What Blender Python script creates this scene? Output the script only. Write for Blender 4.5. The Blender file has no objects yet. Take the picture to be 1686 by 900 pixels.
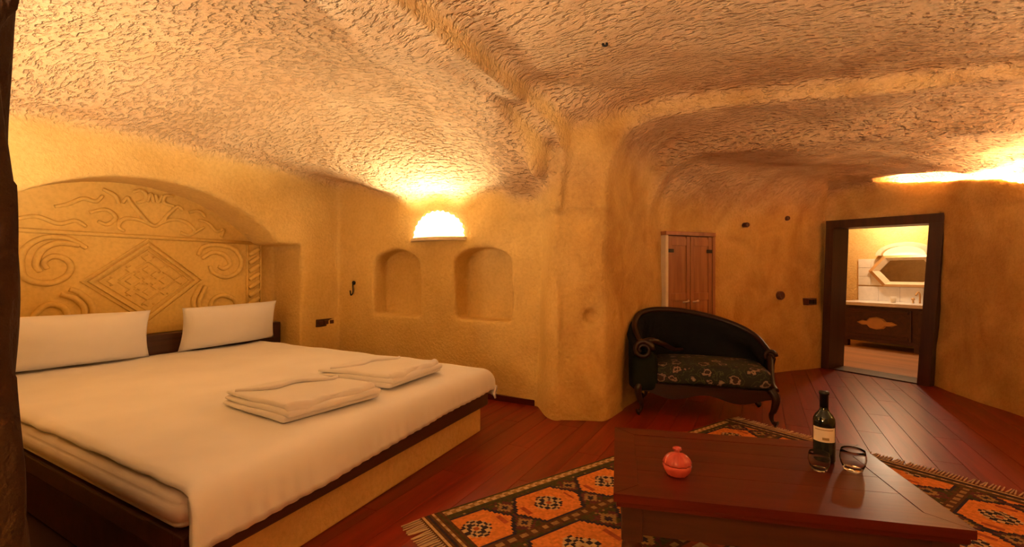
import bpy, bmesh, math, random
import numpy as np
from mathutils import Vector, Matrix, noise as mnoise

# ------------------------------------------------------------------ camera, world, exposure
random.seed(7); np.random.seed(7)
scene = bpy.context.scene
COL = scene.collection
YAW = math.radians(27.97)
CS, SN = math.cos(YAW), math.sin(YAW)
EYE = 1.15
cam_data = bpy.data.cameras.new('camera'); cam = bpy.data.objects.new('camera', cam_data); COL.objects.link(cam)
cam_data.sensor_width = 36.0; cam_data.lens = 766 / 1686 * 36.0
cam_data.shift_y = -3 / 1686; cam_data.clip_start = 0.02
cam.location = (0, 0, EYE); cam.rotation_euler = (math.pi / 2, 0, YAW)
scene.camera = cam

world = bpy.data.worlds.new('world'); scene.world = world; world.use_nodes = True
world.node_tree.nodes['Background'].inputs[0].default_value = (1.0, 0.62, 0.32, 1)
world.node_tree.nodes['Background'].inputs[1].default_value = 0.02
vs = scene.view_settings
vs.view_transform = 'Standard'; vs.look = 'None'; vs.gamma = 1.0; vs.use_curve_mapping = False
vs.exposure = 0.6

# lamp strengths, added uplights included (each lamp itself is built further down)
WARM = (1.0, 0.79, 0.57)
LAMP = dict(fan=7.0, fan_up=17.0, alcove=54.0, cove=120.0, right_wall=55.0, rear=255.0, bath=36.0)

def room(x, d):            # measured right/forward of the standpoint -> room axes
    return (CS * x - SN * d, SN * x + CS * d)

# ------------------------------------------------------------------ material helpers
def new_mat(name):
    m = bpy.data.materials.new(name); m.use_nodes = True
    nt = m.node_tree
    return m, nt, nt.nodes['Principled BSDF']

def N(nt, kind, **props):
    n = nt.nodes.new(kind)
    for k, v in props.items():
        if k.startswith('i_'):
            key = k[2:]
            n.inputs[int(key) if key.isdigit() else key.replace('_', ' ')].default_value = v
        else: setattr(n, k, v)
    return n

def ramp(nt, fac, stops):
    r = nt.nodes.new('ShaderNodeValToRGB')
    e = r.color_ramp.elements
    while len(e) < len(stops): e.new(0.5)
    for i, (p, c) in enumerate(stops):
        e[i].position = p; e[i].color = (*c, 1) if len(c) == 3 else c
    nt.links.new(fac, r.inputs[0]); return r.outputs[0]

def coords(nt, scale=(1, 1, 1), rot=(0, 0, 0), src='Position'):
    if src == 'Position': o = nt.nodes.new('ShaderNodeNewGeometry').outputs['Position']
    else: o = nt.nodes.new('ShaderNodeTexCoord').outputs[src]
    mp = nt.nodes.new('ShaderNodeMapping'); mp.inputs['Scale'].default_value = scale; mp.inputs['Rotation'].default_value = rot
    nt.links.new(o, mp.inputs[0]); return mp.outputs[0]

def stone_mat(name, c1, c2, fine=1.0, chisel=1.0, scale=1.0, stroke=(22, 70, 45), rot=(0.3, 0.2, 0.5), stain=0.0, warp=0.15, cut=(0.33, 0.58)):
    m, nt, b = new_mat(name)
    L = nt.links
    # colour patches of the rock itself
    n1 = N(nt, 'ShaderNodeTexNoise', i_Scale=1.7, i_Detail=6.0, i_Roughness=0.6); L.new(coords(nt), n1.inputs['Vector'])
    col = ramp(nt, n1.outputs[0], [(0.30, c2), (0.68, c1)])
    n4 = N(nt, 'ShaderNodeTexNoise', i_Scale=38.0, i_Detail=3.0); L.new(coords(nt), n4.inputs['Vector'])
    mx = N(nt, 'ShaderNodeMix', data_type='RGBA', blend_type='MULTIPLY'); mx.inputs[0].default_value = 0.35
    L.new(col, mx.inputs[6]); L.new(ramp(nt, n4.outputs[0], [(0.3, (0.72, 0.66, 0.58)), (0.6, (1, 1, 1))]), mx.inputs[7])
    out = mx.outputs[2]
    if stain > 0:
        n5 = N(nt, 'ShaderNodeTexNoise', i_Scale=2.6, i_Detail=5.0, i_Distortion=0.8); L.new(coords(nt, (1, 1, .55)), n5.inputs['Vector'])
        m2 = N(nt, 'ShaderNodeMix', data_type='RGBA', blend_type='MULTIPLY'); m2.inputs[0].default_value = stain
        L.new(out, m2.inputs[6]); L.new(ramp(nt, n5.outputs[0], [(0.36, (0.55, 0.36, 0.2)), (0.6, (1, 1, 1))]), m2.inputs[7]); out = m2.outputs[2]
    L.new(out, b.inputs['Base Color'])
    b.inputs['Roughness'].default_value = 0.93
    b.inputs['Specular IOR Level'].default_value = 0.15
    # pick marks: warped, stretched cells
    wv = N(nt, 'ShaderNodeTexNoise', i_Scale=1.3, i_Detail=1.0); L.new(coords(nt), wv.inputs['Vector'])
    sub = N(nt, 'ShaderNodeVectorMath', operation='SUBTRACT'); L.new(wv.outputs['Color'], sub.inputs[0]); sub.inputs[1].default_value = (0.5, 0.5, 0.5)
    scl = N(nt, 'ShaderNodeVectorMath', operation='SCALE'); L.new(sub.outputs[0], scl.inputs[0]); scl.inputs['Scale'].default_value = warp
    add = N(nt, 'ShaderNodeVectorMath', operation='ADD'); L.new(coords(nt), add.inputs[0]); L.new(scl.outputs[0], add.inputs[1])
    mp = N(nt, 'ShaderNodeMapping'); mp.inputs['Scale'].default_value = tuple(s * scale for s in stroke); mp.inputs['Rotation'].default_value = rot
    L.new(add.outputs[0], mp.inputs[0])
    ck = N(nt, 'ShaderNodeTexNoise', i_Scale=1.0, i_Detail=2.0, i_Roughness=0.45); L.new(mp.outputs[0], ck.inputs['Vector'])
    cr = ramp(nt, ck.outputs[0], [(cut[0], (0, 0, 0)), (cut[1], (1, 1, 1))])
    bp1 = N(nt, 'ShaderNodeBump'); bp1.inputs['Strength'].default_value = min(1.0, 0.6 * chisel); bp1.inputs['Distance'].default_value = 0.016 * chisel
    L.new(cr, bp1.inputs['Height'])
    fn = N(nt, 'ShaderNodeTexNoise', i_Scale=75.0, i_Detail=3.0, i_Roughness=0.6); L.new(coords(nt), fn.inputs['Vector'])
    bp2 = N(nt, 'ShaderNodeBump'); bp2.inputs['Strength'].default_value = 0.5 * fine; bp2.inputs['Distance'].default_value = 0.008
    L.new(fn.outputs[0], bp2.inputs['Height']); L.new(bp1.outputs[0], bp2.inputs['Normal'])
    L.new(bp2.outputs[0], b.inputs['Normal'])
    return m

def wood_mat(name, dark, light, rough=0.35, axis='Y', scale=1.0, rand=0.0, coat=0.0, src='Object', spec=0.5):
    m, nt, b = new_mat(name); L = nt.links
    st = {'X': (1.2, 16, 16), 'Y': (16, 1.2, 16), 'Z': (16, 16, 1.2)}[axis]
    co = coords(nt, tuple(s * scale for s in st), src=src)
    if rand > 0:
        oi = nt.nodes.new('ShaderNodeObjectInfo')
        ad = N(nt, 'ShaderNodeVectorMath', operation='MULTIPLY_ADD'); L.new(oi.outputs['Random'], ad.inputs[0])
        ad.inputs[1].default_value = (37, 91, 53); L.new(co, ad.inputs[2]); co = ad.outputs[0]
    n = N(nt, 'ShaderNodeTexNoise', i_Scale=1.0, i_Detail=6.0, i_Roughness=0.62, i_Distortion=0.6); L.new(co, n.inputs['Vector'])
    col = ramp(nt, n.outputs[0], [(0.3, dark), (0.72, light)])
    if rand > 0:
        hs = N(nt, 'ShaderNodeHueSaturation'); mr = N(nt, 'ShaderNodeMapRange'); L.new(oi.outputs['Random'], mr.inputs[0])
        mr.inputs['To Min'].default_value = 1 - rand; mr.inputs['To Max'].default_value = 1 + rand
        L.new(mr.outputs[0], hs.inputs['Value']); L.new(col, hs.inputs['Color']); col = hs.outputs[0]
    L.new(col, b.inputs['Base Color'])
    b.inputs['Roughness'].default_value = rough; b.inputs['Specular IOR Level'].default_value = spec
    b.inputs['Coat Weight'].default_value = coat; b.inputs['Coat Roughness'].default_value = 0.18
    bp = N(nt, 'ShaderNodeBump'); bp.inputs['Strength'].default_value = 0.18; bp.inputs['Distance'].default_value = 0.003
    L.new(n.outputs[0], bp.inputs['Height']); L.new(bp.outputs[0], b.inputs['Normal'])
    return m

def cloth_mat(name, col, rough=0.9, weave=350.0, bump=0.25, sheen=0.2, stripes=0.0, wr=0.0):
    m, nt, b = new_mat(name); L = nt.links
    n = N(nt, 'ShaderNodeTexNoise', i_Scale=3.0, i_Detail=3.0); L.new(coords(nt, src='Object'), n.inputs['Vector'])
    L.new(ramp(nt, n.outputs[0], [(0.3, tuple(c * 0.93 for c in col)), (0.7, col)]), b.inputs['Base Color'])
    b.inputs['Roughness'].default_value = rough; b.inputs['Sheen Weight'].default_value = sheen; b.inputs['Specular IOR Level'].default_value = 0.2
    w = N(nt, 'ShaderNodeTexNoise', i_Scale=weave, i_Detail=1.0); L.new(coords(nt, src='Object'), w.inputs['Vector'])
    bp = N(nt, 'ShaderNodeBump'); bp.inputs['Strength'].default_value = bump; bp.inputs['Distance'].default_value = 0.001
    L.new(w.outputs[0], bp.inputs['Height']); last = bp
    if wr > 0:
        w2 = N(nt, 'ShaderNodeTexNoise', i_Scale=7.0, i_Detail=4.0, i_Distortion=1.2); L.new(coords(nt, src='Object'), w2.inputs['Vector'])
        bp2 = N(nt, 'ShaderNodeBump'); bp2.inputs['Strength'].default_value = wr; bp2.inputs['Distance'].default_value = 0.02
        L.new(w2.outputs[0], bp2.inputs['Height']); L.new(bp.outputs[0], bp2.inputs['Normal']); last = bp2
    L.new(last.outputs[0], b.inputs['Normal'])
    return m

def plain(name, col, rough=0.5, metal=0.0, emit=None, strength=0.0, trans=0.0, ior=1.45, spec=0.5, noise_amt=0.12):
    m, nt, b = new_mat(name); L = nt.links
    n = N(nt, 'ShaderNodeTexNoise', i_Scale=14.0, i_Detail=3.0); L.new(coords(nt, src='Object'), n.inputs['Vector'])
    L.new(ramp(nt, n.outputs[0], [(0.3, tuple(c * (1 - noise_amt) for c in col)), (0.7, col)]), b.inputs['Base Color'])
    b.inputs['Roughness'].default_value = rough; b.inputs['Metallic'].default_value = metal
    b.inputs['Transmission Weight'].default_value = trans; b.inputs['IOR'].default_value = ior; b.inputs['Specular IOR Level'].default_value = spec
    if emit:
        b.inputs['Emission Color'].default_value = (*emit, 1); b.inputs['Emission Strength'].default_value = strength
    return m

ROCK1, ROCK2 = (0.78, 0.56, 0.32), (0.70, 0.46, 0.22)
M = {}
def tuff_mat():
    m, nt, b = new_mat('tuff_rock'); L = nt.links
    cut = N(nt, 'ShaderNodeAttribute', attribute_name='picked').outputs['Fac']
    stn = N(nt, 'ShaderNodeAttribute', attribute_name='stained').outputs['Fac']
    pos = coords(nt)
    n1 = N(nt, 'ShaderNodeTexNoise', i_Scale=1.7, i_Detail=6.0, i_Roughness=0.6); L.new(pos, n1.inputs['Vector'])
    wallc = ramp(nt, n1.outputs[0], [(0.30, (0.70, 0.46, 0.14)), (0.68, (0.80, 0.57, 0.21))])
    ceilc = ramp(nt, n1.outputs[0], [(0.30, (0.72, 0.48, 0.25)), (0.68, (0.80, 0.57, 0.33))])
    mx = N(nt, 'ShaderNodeMix', data_type='RGBA'); L.new(cut, mx.inputs[0]); L.new(wallc, mx.inputs[6]); L.new(ceilc, mx.inputs[7])
    n4 = N(nt, 'ShaderNodeTexNoise', i_Scale=38.0, i_Detail=3.0); L.new(pos, n4.inputs['Vector'])
    m1 = N(nt, 'ShaderNodeMix', data_type='RGBA', blend_type='MULTIPLY'); m1.inputs[0].default_value = 0.35
    L.new(mx.outputs[2], m1.inputs[6]); L.new(ramp(nt, n4.outputs[0], [(0.3, (0.74, 0.66, 0.56)), (0.6, (1, 1, 1))]), m1.inputs[7])
    n5 = N(nt, 'ShaderNodeTexNoise', i_Scale=2.6, i_Detail=5.0, i_Distortion=0.8); L.new(coords(nt, (1, 1, .9)), n5.inputs['Vector'])
    m2 = N(nt, 'ShaderNodeMix', data_type='RGBA', blend_type='MULTIPLY'); L.new(stn, m2.inputs[0])
    L.new(m1.outputs[2], m2.inputs[6]); L.new(ramp(nt, n5.outputs[0], [(0.34, (0.55, 0.34, 0.17)), (0.62, (0.92, 0.78, 0.66))]), m2.inputs[7])
    L.new(m2.outputs[2], b.inputs['Base Color'])
    b.inputs['Roughness'].default_value = 0.93; b.inputs['Specular IOR Level'].default_value = 0.15
    # pick strokes on the ceiling, their heading drifting over the vault
    wv = N(nt, 'ShaderNodeTexNoise', i_Scale=0.9, i_Detail=1.0); L.new(pos, wv.inputs['Vector'])
    sub = N(nt, 'ShaderNodeVectorMath', operation='SUBTRACT'); L.new(wv.outputs['Color'], sub.inputs[0]); sub.inputs[1].default_value = (.5, .5, .5)
    scl = N(nt, 'ShaderNodeVectorMath', operation='SCALE'); L.new(sub.outputs[0], scl.inputs[0]); scl.inputs['Scale'].default_value = 0.30
    add = N(nt, 'ShaderNodeVectorMath', operation='ADD'); L.new(pos, add.inputs[0]); L.new(scl.outputs[0], add.inputs[1])
    mp = N(nt, 'ShaderNodeMapping'); mp.inputs['Rotation'].default_value = (0, 0, -.9); mp.inputs['Scale'].default_value = (17, 40, 30); L.new(add.outputs[0], mp.inputs[0])
    ck = N(nt, 'ShaderNodeTexNoise', i_Scale=1.0, i_Detail=2.5, i_Roughness=0.5); L.new(mp.outputs[0], ck.inputs['Vector'])
    pick = ramp(nt, ck.outputs[0], [(0.34, (0, 0, 0)), (0.52, (1, 1, 1))])
    wn = N(nt, 'ShaderNodeTexNoise', i_Scale=42.0, i_Detail=3.0, i_Roughness=0.55); L.new(pos, wn.inputs['Vector'])
    h1 = N(nt, 'ShaderNodeMath', operation='MULTIPLY'); L.new(pick, h1.inputs[0]); L.new(cut, h1.inputs[1])
    amt = N(nt, 'ShaderNodeMath', operation='MULTIPLY_ADD'); L.new(stn, amt.inputs[0]); amt.inputs[1].default_value = .35; amt.inputs[2].default_value = .45
    h2 = N(nt, 'ShaderNodeMath', operation='MULTIPLY_ADD'); L.new(wn.outputs[0], h2.inputs[0]); L.new(amt.outputs[0], h2.inputs[1]); L.new(h1.outputs[0], h2.inputs[2])
    bp = N(nt, 'ShaderNodeBump'); bp.inputs['Strength'].default_value = 1.0; bp.inputs['Distance'].default_value = 0.020
    L.new(h2.outputs[0], bp.inputs['Height']); L.new(bp.outputs[0], b.inputs['Normal'])
    return m
M['tuff'] = tuff_mat()
M['wall'] = stone_mat('tuff_wall', (0.76, 0.51, 0.20), (0.66, 0.40, 0.12), 0.9, 0.5, 1.0, (40, 40, 40), (0, 0, 0))
M['smooth'] = stone_mat('carved_tuff', (0.80, 0.55, 0.17), (0.72, 0.46, 0.12), 0.35, 0.15, 1.0, (30, 30, 30), (0, 0, 0))
M['jamb'] = stone_mat('tuff_painted_shade', (0.08, 0.042, 0.02), (0.05, 0.025, 0.012), 0.9, 0.6, 1.0, (40, 40, 30), (0, 0, 0), stain=0.6)  # same rock as the walls, the jamb's shade painted into its colour
M['plank'] = wood_mat('floor_plank', (0.13, 0.009, 0.002), (0.26, 0.022, 0.005), 0.36, 'Y', 1.0, 0.15, 0.05, spec=0.35)
M['subfloor'] = plain('subfloor', (0.06, 0.02, 0.01), 0.8)
M['darkwood'] = wood_mat('dark_wood', (0.035, 0.012, 0.007), (0.09, 0.03, 0.016), 0.38, 'Y')
M['framewood'] = wood_mat('frame_wood', (0.03, 0.010, 0.006), (0.075, 0.026, 0.014), 0.4, 'Z')
M['tablewood'] = wood_mat('table_wood', (0.050, 0.005, 0.002), (0.11, 0.014, 0.006), 0.30, 'X', 0.8, 0.08, 0.0, spec=0.25)
M['tabledark'] = wood_mat('table_dark_wood', (0.035, 0.010, 0.006), (0.08, 0.024, 0.012), 0.38, 'X')
M['cupboard'] = wood_mat('cupboard_wood', (0.22, 0.075, 0.025), (0.42, 0.17, 0.06), 0.5, 'Z')
M['linen'] = cloth_mat('white_linen', (0.90, 0.86, 0.88), wr=0.05)
M['linen2'] = cloth_mat('white_sheet', (0.80, 0.72, 0.70), wr=0.05)
M['towel'] = cloth_mat('robe_cloth', (0.84, 0.79, 0.80), weave=160, bump=0.6, sheen=0.4, wr=0.12)
M['velvet'] = cloth_mat('dark_upholstery', (0.0035, 0.004, 0.006), 0.9, 300, 0.2, 0.0)
M['greenvelvet'] = cloth_mat('dark_green_upholstery', (0.004, 0.007, 0.004), 0.9, 300, 0.2, 0.0)
M['settee_wood'] = wood_mat('settee_wood', (0.012, 0.004, 0.003), (0.03, 0.009, 0.006), 0.35, 'X', spec=0.3)
M['bottle'] = plain('dark_bottle_glass', (0.008, 0.012, 0.009), 0.06, spec=0.7)
M['foil'] = plain('black_foil', (0.012, 0.010, 0.010), 0.35, 0.3)
M['glass'] = plain('clear_glass', (0.98, 0.98, 0.98), 0.02, trans=1.0, ior=1.22, noise_amt=0.0)
M['redglass'] = plain('red_glass', (0.85, 0.13, 0.10), 0.12, trans=0.35, noise_amt=0.2)
M['brass'] = plain('pale_metal', (0.75, 0.62, 0.45), 0.3, 0.9)
M['iron'] = plain('black_iron', (0.02, 0.015, 0.012), 0.5, 0.6)
M['plate'] = plain('brown_switch_plate', (0.10, 0.03, 0.018), 0.35)
M['plaster'] = plain('cream_plaster', (0.78, 0.62, 0.40), 0.85)
M['marble'] = plain('white_marble', (0.85, 0.80, 0.74), 0.2)
M['tile'] = plain('cream_tile', (0.80, 0.70, 0.55), 0.3)
M['mirror'] = plain('mirror_glass', (0.42, 0.38, 0.34), 0.04, 1.0)
M['gilt'] = plain('gilded_frame', (0.62, 0.36, 0.14), 0.35, 0.3)
M['fanglass'] = plain('lit_frosted_glass', (0.9, 0.85, 0.75), 0.5, emit=(1.0, 0.82, 0.55), strength=LAMP['fan'])
M['archglow'] = plain('lit_arch_glass', (0.9, 0.8, 0.6), 0.5, emit=(1.0, 0.62, 0.25), strength=1.2)
M['strip'] = plain('lit_strip', (0.9, 0.85, 0.75), 0.5, emit=(1.0, 0.78, 0.5), strength=LAMP['cove'])

# ------------------------------------------------------------------ object helpers
def tag(o, label=None, cat=None, group=None, kind=None):
    if label: o['label'] = label
    if cat: o['category'] = cat
    if group: o['group'] = group
    if kind: o['kind'] = kind
    return o

def empty(name, loc=(0, 0, 0), rz=0.0, **kw):
    o = bpy.data.objects.new(name, None); COL.objects.link(o)
    o.location = loc; o.rotation_euler = (0, 0, rz); o.empty_display_size = 0.1
    return tag(o, **kw)

def link(name, me, parent=None, loc=None, rot=None):
    o = bpy.data.objects.new(name, me); COL.objects.link(o)
    if parent is not None: o.parent = parent
    if loc is not None: o.location = loc
    if rot is not None: o.rotation_euler = rot
    return o

def mesh_obj(name, verts, faces, mat, parent=None, loc=None, rot=None, smooth=False, **kw):
    me = bpy.data.meshes.new(name)
    me.from_pydata([tuple(v) for v in verts], [], [tuple(f) for f in faces]); me.update()
    bm = bmesh.new(); bm.from_mesh(me); bmesh.ops.recalc_face_normals(bm, faces=bm.faces); bm.to_mesh(me); bm.free()
    if smooth:
        for p in me.polygons: p.use_smooth = True
    me.materials.append(M[mat] if isinstance(mat, str) else mat)
    o = link(name, me, parent, loc, rot)
    return tag(o, **kw)

def box(name, lo, hi, mat, parent=None, bev=0.006, loc=None, rot=None, **kw):
    bm = bmesh.new(); bmesh.ops.create_cube(bm, size=1)
    for v in bm.verts:
        v.co = Vector([lo[i] + (v.co[i] + .5) * (hi[i] - lo[i]) for i in range(3)])
    if bev > 0:
        bmesh.ops.bevel(bm, geom=list(bm.edges), offset=min(bev, 0.45 * min(hi[i] - lo[i] for i in range(3))), segments=2, affect='EDGES', profile=0.6)
    me = bpy.data.meshes.new(name); bm.to_mesh(me); bm.free()
    me.materials.append(M[mat] if isinstance(mat, str) else mat)
    o = link(name, me, parent, loc, rot)
    return tag(o, **kw)

def lathe(profile, n=32, ribs=0, rib_amt=0.0, close=True):
    vs, fs = [], []
    for (r, z) in profile:
        for k in range(n):
            a = 2 * math.pi * k / n
            rr = r * (1 + rib_amt * abs(math.sin(ribs * a / 2)) - rib_amt * 0.5) if ribs else r
            vs.append((rr * math.cos(a), rr * math.sin(a), z))
    for i in range(len(profile) - 1):
        for k in range(n):
            k2 = (k + 1) % n
            fs.append((i * n + k, i * n + k2, (i + 1) * n + k2, (i + 1) * n + k))
    if close:
        fs.append(tuple(range(n))[::-1]); fs.append(tuple((len(profile) - 1) * n + k for k in range(n)))
    return vs, fs

def catmull(pts, per=8):
    P = [Vector(p) for p in pts]; out = []
    for i in range(len(P) - 1):
        p0 = P[max(i - 1, 0)]; p1 = P[i]; p2 = P[i + 1]; p3 = P[min(i + 2, len(P) - 1)]
        for k in range(per):
            t = k / per
            out.append(0.5 * ((2 * p1) + (-p0 + p2) * t + (2 * p0 - 5 * p1 + 4 * p2 - p3) * t * t + (-p0 + 3 * p1 - 3 * p2 + p3) * t ** 3))
    out.append(P[-1]); return out

def tube(path, radius, n=8, up=(0.13, 0.21, 1)):
    P = [Vector(p) for p in path]; vs, fs = [], []
    for i, p in enumerate(P):
        t = (P[min(i + 1, len(P) - 1)] - P[max(i - 1, 0)]).normalized()
        u = Vector(up); a = t.cross(u)
        if a.length < 1e-3: a = t.cross(Vector((1, 0, 0)))
        a.normalize(); b = t.cross(a).normalized()
        r = radius(i / (len(P) - 1)) if callable(radius) else radius
        for k in range(n):
            an = 2 * math.pi * k / n
            vs.append(p + a * (r * math.cos(an)) + b * (r * math.sin(an)))
    for i in range(len(P) - 1):
        for k in range(n):
            k2 = (k + 1) % n
            fs.append((i * n + k, i * n + k2, (i + 1) * n + k2, (i + 1) * n + k))
    fs.append(tuple(range(n))[::-1]); fs.append(tuple((len(P) - 1) * n + k for k in range(n)))
    return vs, fs

def join(*parts):
    V, F_ = [], []
    for v, f in parts:
        o = len(V); V += list(v); F_ += [tuple(i + o for i in q) for q in f]
    return V, F_

def rbox(lo, hi, r, n=8, disp=None):
    """rounded, subdivided box; disp(p, normal) may move the points"""
    bm = bmesh.new(); bmesh.ops.create_cube(bm, size=2)
    bmesh.ops.subdivide_edges(bm, edges=list(bm.edges), cuts=n, use_grid_fill=True)
    c = Vector([(a + b) / 2 for a, b in zip(lo, hi)]); s = Vector([(b - a) / 2 for a, b in zip(lo, hi)])
    r = min(r, min(s) * 0.999)
    vs = []
    for v in bm.verts:
        q = Vector([math.copysign(abs(math.sin(v.co[i] * math.pi / 2)) ** 0.9, v.co[i]) * s[i] for i in range(3)])
        inner = Vector([max(-(s[i] - r), min(s[i] - r, q[i])) for i in range(3)])
        dv = q - inner
        nn = dv.normalized() if dv.length > 1e-9 else Vector((0, 0, 1))
        p = inner + nn * r if dv.length > 1e-9 else q
        # keep flat sides flat
        p = c + p
        if disp: p = disp(p, nn)
        vs.append(p)
    bm.verts.index_update()
    fs = [tuple(v.index for v in f.verts) for f in bm.faces]
    bm.free(); return vs, fs

# ------------------------------------------------------------------ the rock shell: carved air volume, surfaced on a grid
D0 = room(3.77, 5.57)                                  # left foot of the bathroom door
E1 = (CS * .46 - SN * -.888, SN * .46 + CS * -.888)    # along the door wall
E2 = (-E1[1], E1[0])                                   # through the door
_l = math.hypot(*E1); E1 = (E1[0] / _l, E1[1] / _l); E2 = (E2[0] / _l, E2[1] / _l)
def bath(s, e, z=0.0):
    return (D0[0] + E1[0] * s + E2[0] * e, D0[1] + E1[1] * s + E2[1] * e, z)
BATH_ROT = math.atan2(E1[1], E1[0])

POLY_A = [(-4.10, .40), (-1.42, .44), (-1.42, 3.30), (-1.66, 3.64), (-4.10, 3.64)]
POLY_1 = [(-1.36, -1.2), (2.6, -1.2), (2.6, 3.3), (1.95, 4.0), (-.95, 3.52), (-1.36, 3.36)]
POLY_2 = [(-1.10, 3.2), (2.2, 3.2), (1.98, 4.6), (-.93, 4.45), (-1.02, 3.6)]
POLY_3 = [(-.96, 3.9), (1.98, 4.1), (1.84, 5.05), (1.53, 6.10), (.72, 6.69), (.17, 6.02), (-.45, 5.27), (-.84, 4.76)]

def poly_sd(X, Y, poly):
    d = np.full(np.broadcast(X, Y).shape, 1e9); sgn = np.ones(d.shape)
    n = len(poly)
    for i in range(n):
        ax, ay = poly[i]; bx, by = poly[(i + 1) % n]
        ex, ey = bx - ax, by - ay
        wx, wy = X - ax, Y - ay
        t = np.clip((wx * ex + wy * ey) / (ex * ex + ey * ey), 0, 1)
        d = np.minimum(d, (wx - ex * t) ** 2 + (wy - ey * t) ** 2)
        c1 = Y >= ay; c2 = Y < by; c3 = ex * wy > ey * wx
        flip = (c1 & c2 & c3) | (~c1 & ~c2 & ~c3)
        sgn = np.where(flip, -sgn, sgn)
    return (sgn * np.sqrt(d)).astype(np.float32)

def smax(a, b, k): return np.maximum(a, b) + np.maximum(k - np.abs(a - b), 0) ** 2 / (4 * k)
def smin(a, b, k): return np.minimum(a, b) - np.maximum(k - np.abs(a - b), 0) ** 2 / (4 * k)
def ss(a, b, x):
    t = np.clip((x - a) / (b - a), 0, 1); return t * t * (3 - 2 * t)

def shell_field(X, Y, Z):
    # bed alcove
    HA = 2.36 - .17 * ss(-3.1, -4.15, X) - .09 * ss(-2.3, -1.4, X) - ss(2.35, 3.66, Y) * (.08 + .36 * ss(-4.1, -3.1, X))
    a = smax(poly_sd(X, Y, POLY_A), (Z - HA) * .95, .06)
    # opening between alcove and sitting room
    tn = np.clip((1.75 - Y) / 1.37, 0, 1)
    T = 1.66 + .60 * np.sqrt(np.clip(1 - tn ** 2.2, 0, 1)) - .10 * ss(3.1, 3.34, Y)
    op = np.maximum(np.maximum(np.abs(X + 1.33) - .15, np.maximum(.39 - Y, Y - 3.31)), (Z - T) * .8)
    a = smin(a, op, .10)
    # sitting room, its middle bay and far bay, each lower than the last
    H1 = 2.41 + .02 * ss(-1.36, -.4, X) - .05 * ss(.5, 2.4, X)
    b1 = smax(poly_sd(X, Y, POLY_1), (Z - H1), .07)
    b2 = smax(poly_sd(X, Y, POLY_2), (Z - 2.31), .48)
    p3 = poly_sd(X, Y, POLY_3) - .04
    H3 = 2.18 - .10 * ss(.8, 1.9, X)
    right = ss(.55, .95, X) * ss(3.6, 4.3, Y)
    b3 = smax(p3, (Z - H3), .60) * (1 - right) + smax(p3, (Z - H3), .08) * right
    # ledge high on the far right wall, hiding a light strip
    zl0 = 1.77 + .21 * (Y - 5.08)
    zl = zl0 + .34 * ss(1.28, .82, X)
    slot = np.maximum(np.maximum(p3 - .20, zl - Z), Z - np.maximum(zl0 + .16, H3 - .03))
    slot = np.maximum(slot, np.maximum(.80 - X, 4.35 - Y))
    lip = np.maximum(np.maximum(np.abs(p3 - .025) - .035, np.abs(Z - zl0 + .01) - .08), np.maximum(1.14 - X, 4.35 - Y))
    f = smin(a, b1, .03)
    f = smin(f, b2, .025); f = smin(f, b3, .02)
    f = smin(f, slot, .02)
    f = np.maximum(f, -lip)
    # slow unevenness of hand-cut rock
    w = .011 * np.sin(3.1 * X + 1.7 * Y + 2.3 * Z) + .010 * np.sin(-2.2 * X + 4.1 * Y + 3.1 * Z + 1.3) + .006 * np.sin(6.3 * X - 3.7 * Y + 5.1 * Z + .4)
    w = w + .004 * np.sin(11.3 * X + 9.1 * Y - 8.3 * Z) + .004 * np.sin(-9.7 * X + 12.1 * Y + 10.3 * Z + 2.0)
    f = f + w
    # the pillar swells into a plain capital where the opening springs
    near = ss(.62, .34, np.sqrt((X + 1.47) ** 2 + (Y - 3.44) ** 2))
    f = f + near * (.040 * ss(1.60, 1.645, Z) + .09 * ss(1.66, 2.15, Z))
    for c_ in ((-1.15, 3.47, .81), (-1.00, 3.68, .78)):
        f = smin(f, np.sqrt((X - c_[0]) ** 2 + (Y - c_[1]) ** 2 + (Z - c_[2]) ** 2) - .055, .03)
    # crisp recesses: headboard, side niche, two wall niches
    arch = .423 + np.sqrt(np.clip(1.437 ** 2 - (Y - 1.88) ** 2, 0, None))
    prof = np.minimum(np.maximum((Z - arch) * .85, 1.30 - Z), np.maximum(np.maximum(.78 - Y, Y - 3.156), Z - 1.418))
    r1 = np.maximum(prof, np.maximum(-4.53 - X, X + 3.98))
    f = smin(f, r1, .025)
    for xc in (-3.28, -2.245):
        dx = np.abs(X - xc)
        top = 1.20 + .17 * np.sqrt(np.clip(1 - (dx / .315) ** 2, 0, 1))
        nn = np.maximum(np.maximum(np.maximum(dx - .30, .705 - Z), (Z - top) * .8), np.maximum(Y - 3.85, 3.5 - Y))
        f = smin(f, nn, .025)
    # doorway to the bathroom
    s = (X - D0[0]) * E1[0] + (Y - D0[1]) * E1[1]; e = (X - D0[0]) * E2[0] + (Y - D0[1]) * E2[1]
    dr = np.maximum(np.maximum(np.maximum(.0 + .04 * Z - s, s - (.99 + .075 * Z)), Z - 1.72), np.maximum(-.3 - e, e - .7))
    f = np.minimum(f, dr)
    return f.astype(np.float32)

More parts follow.
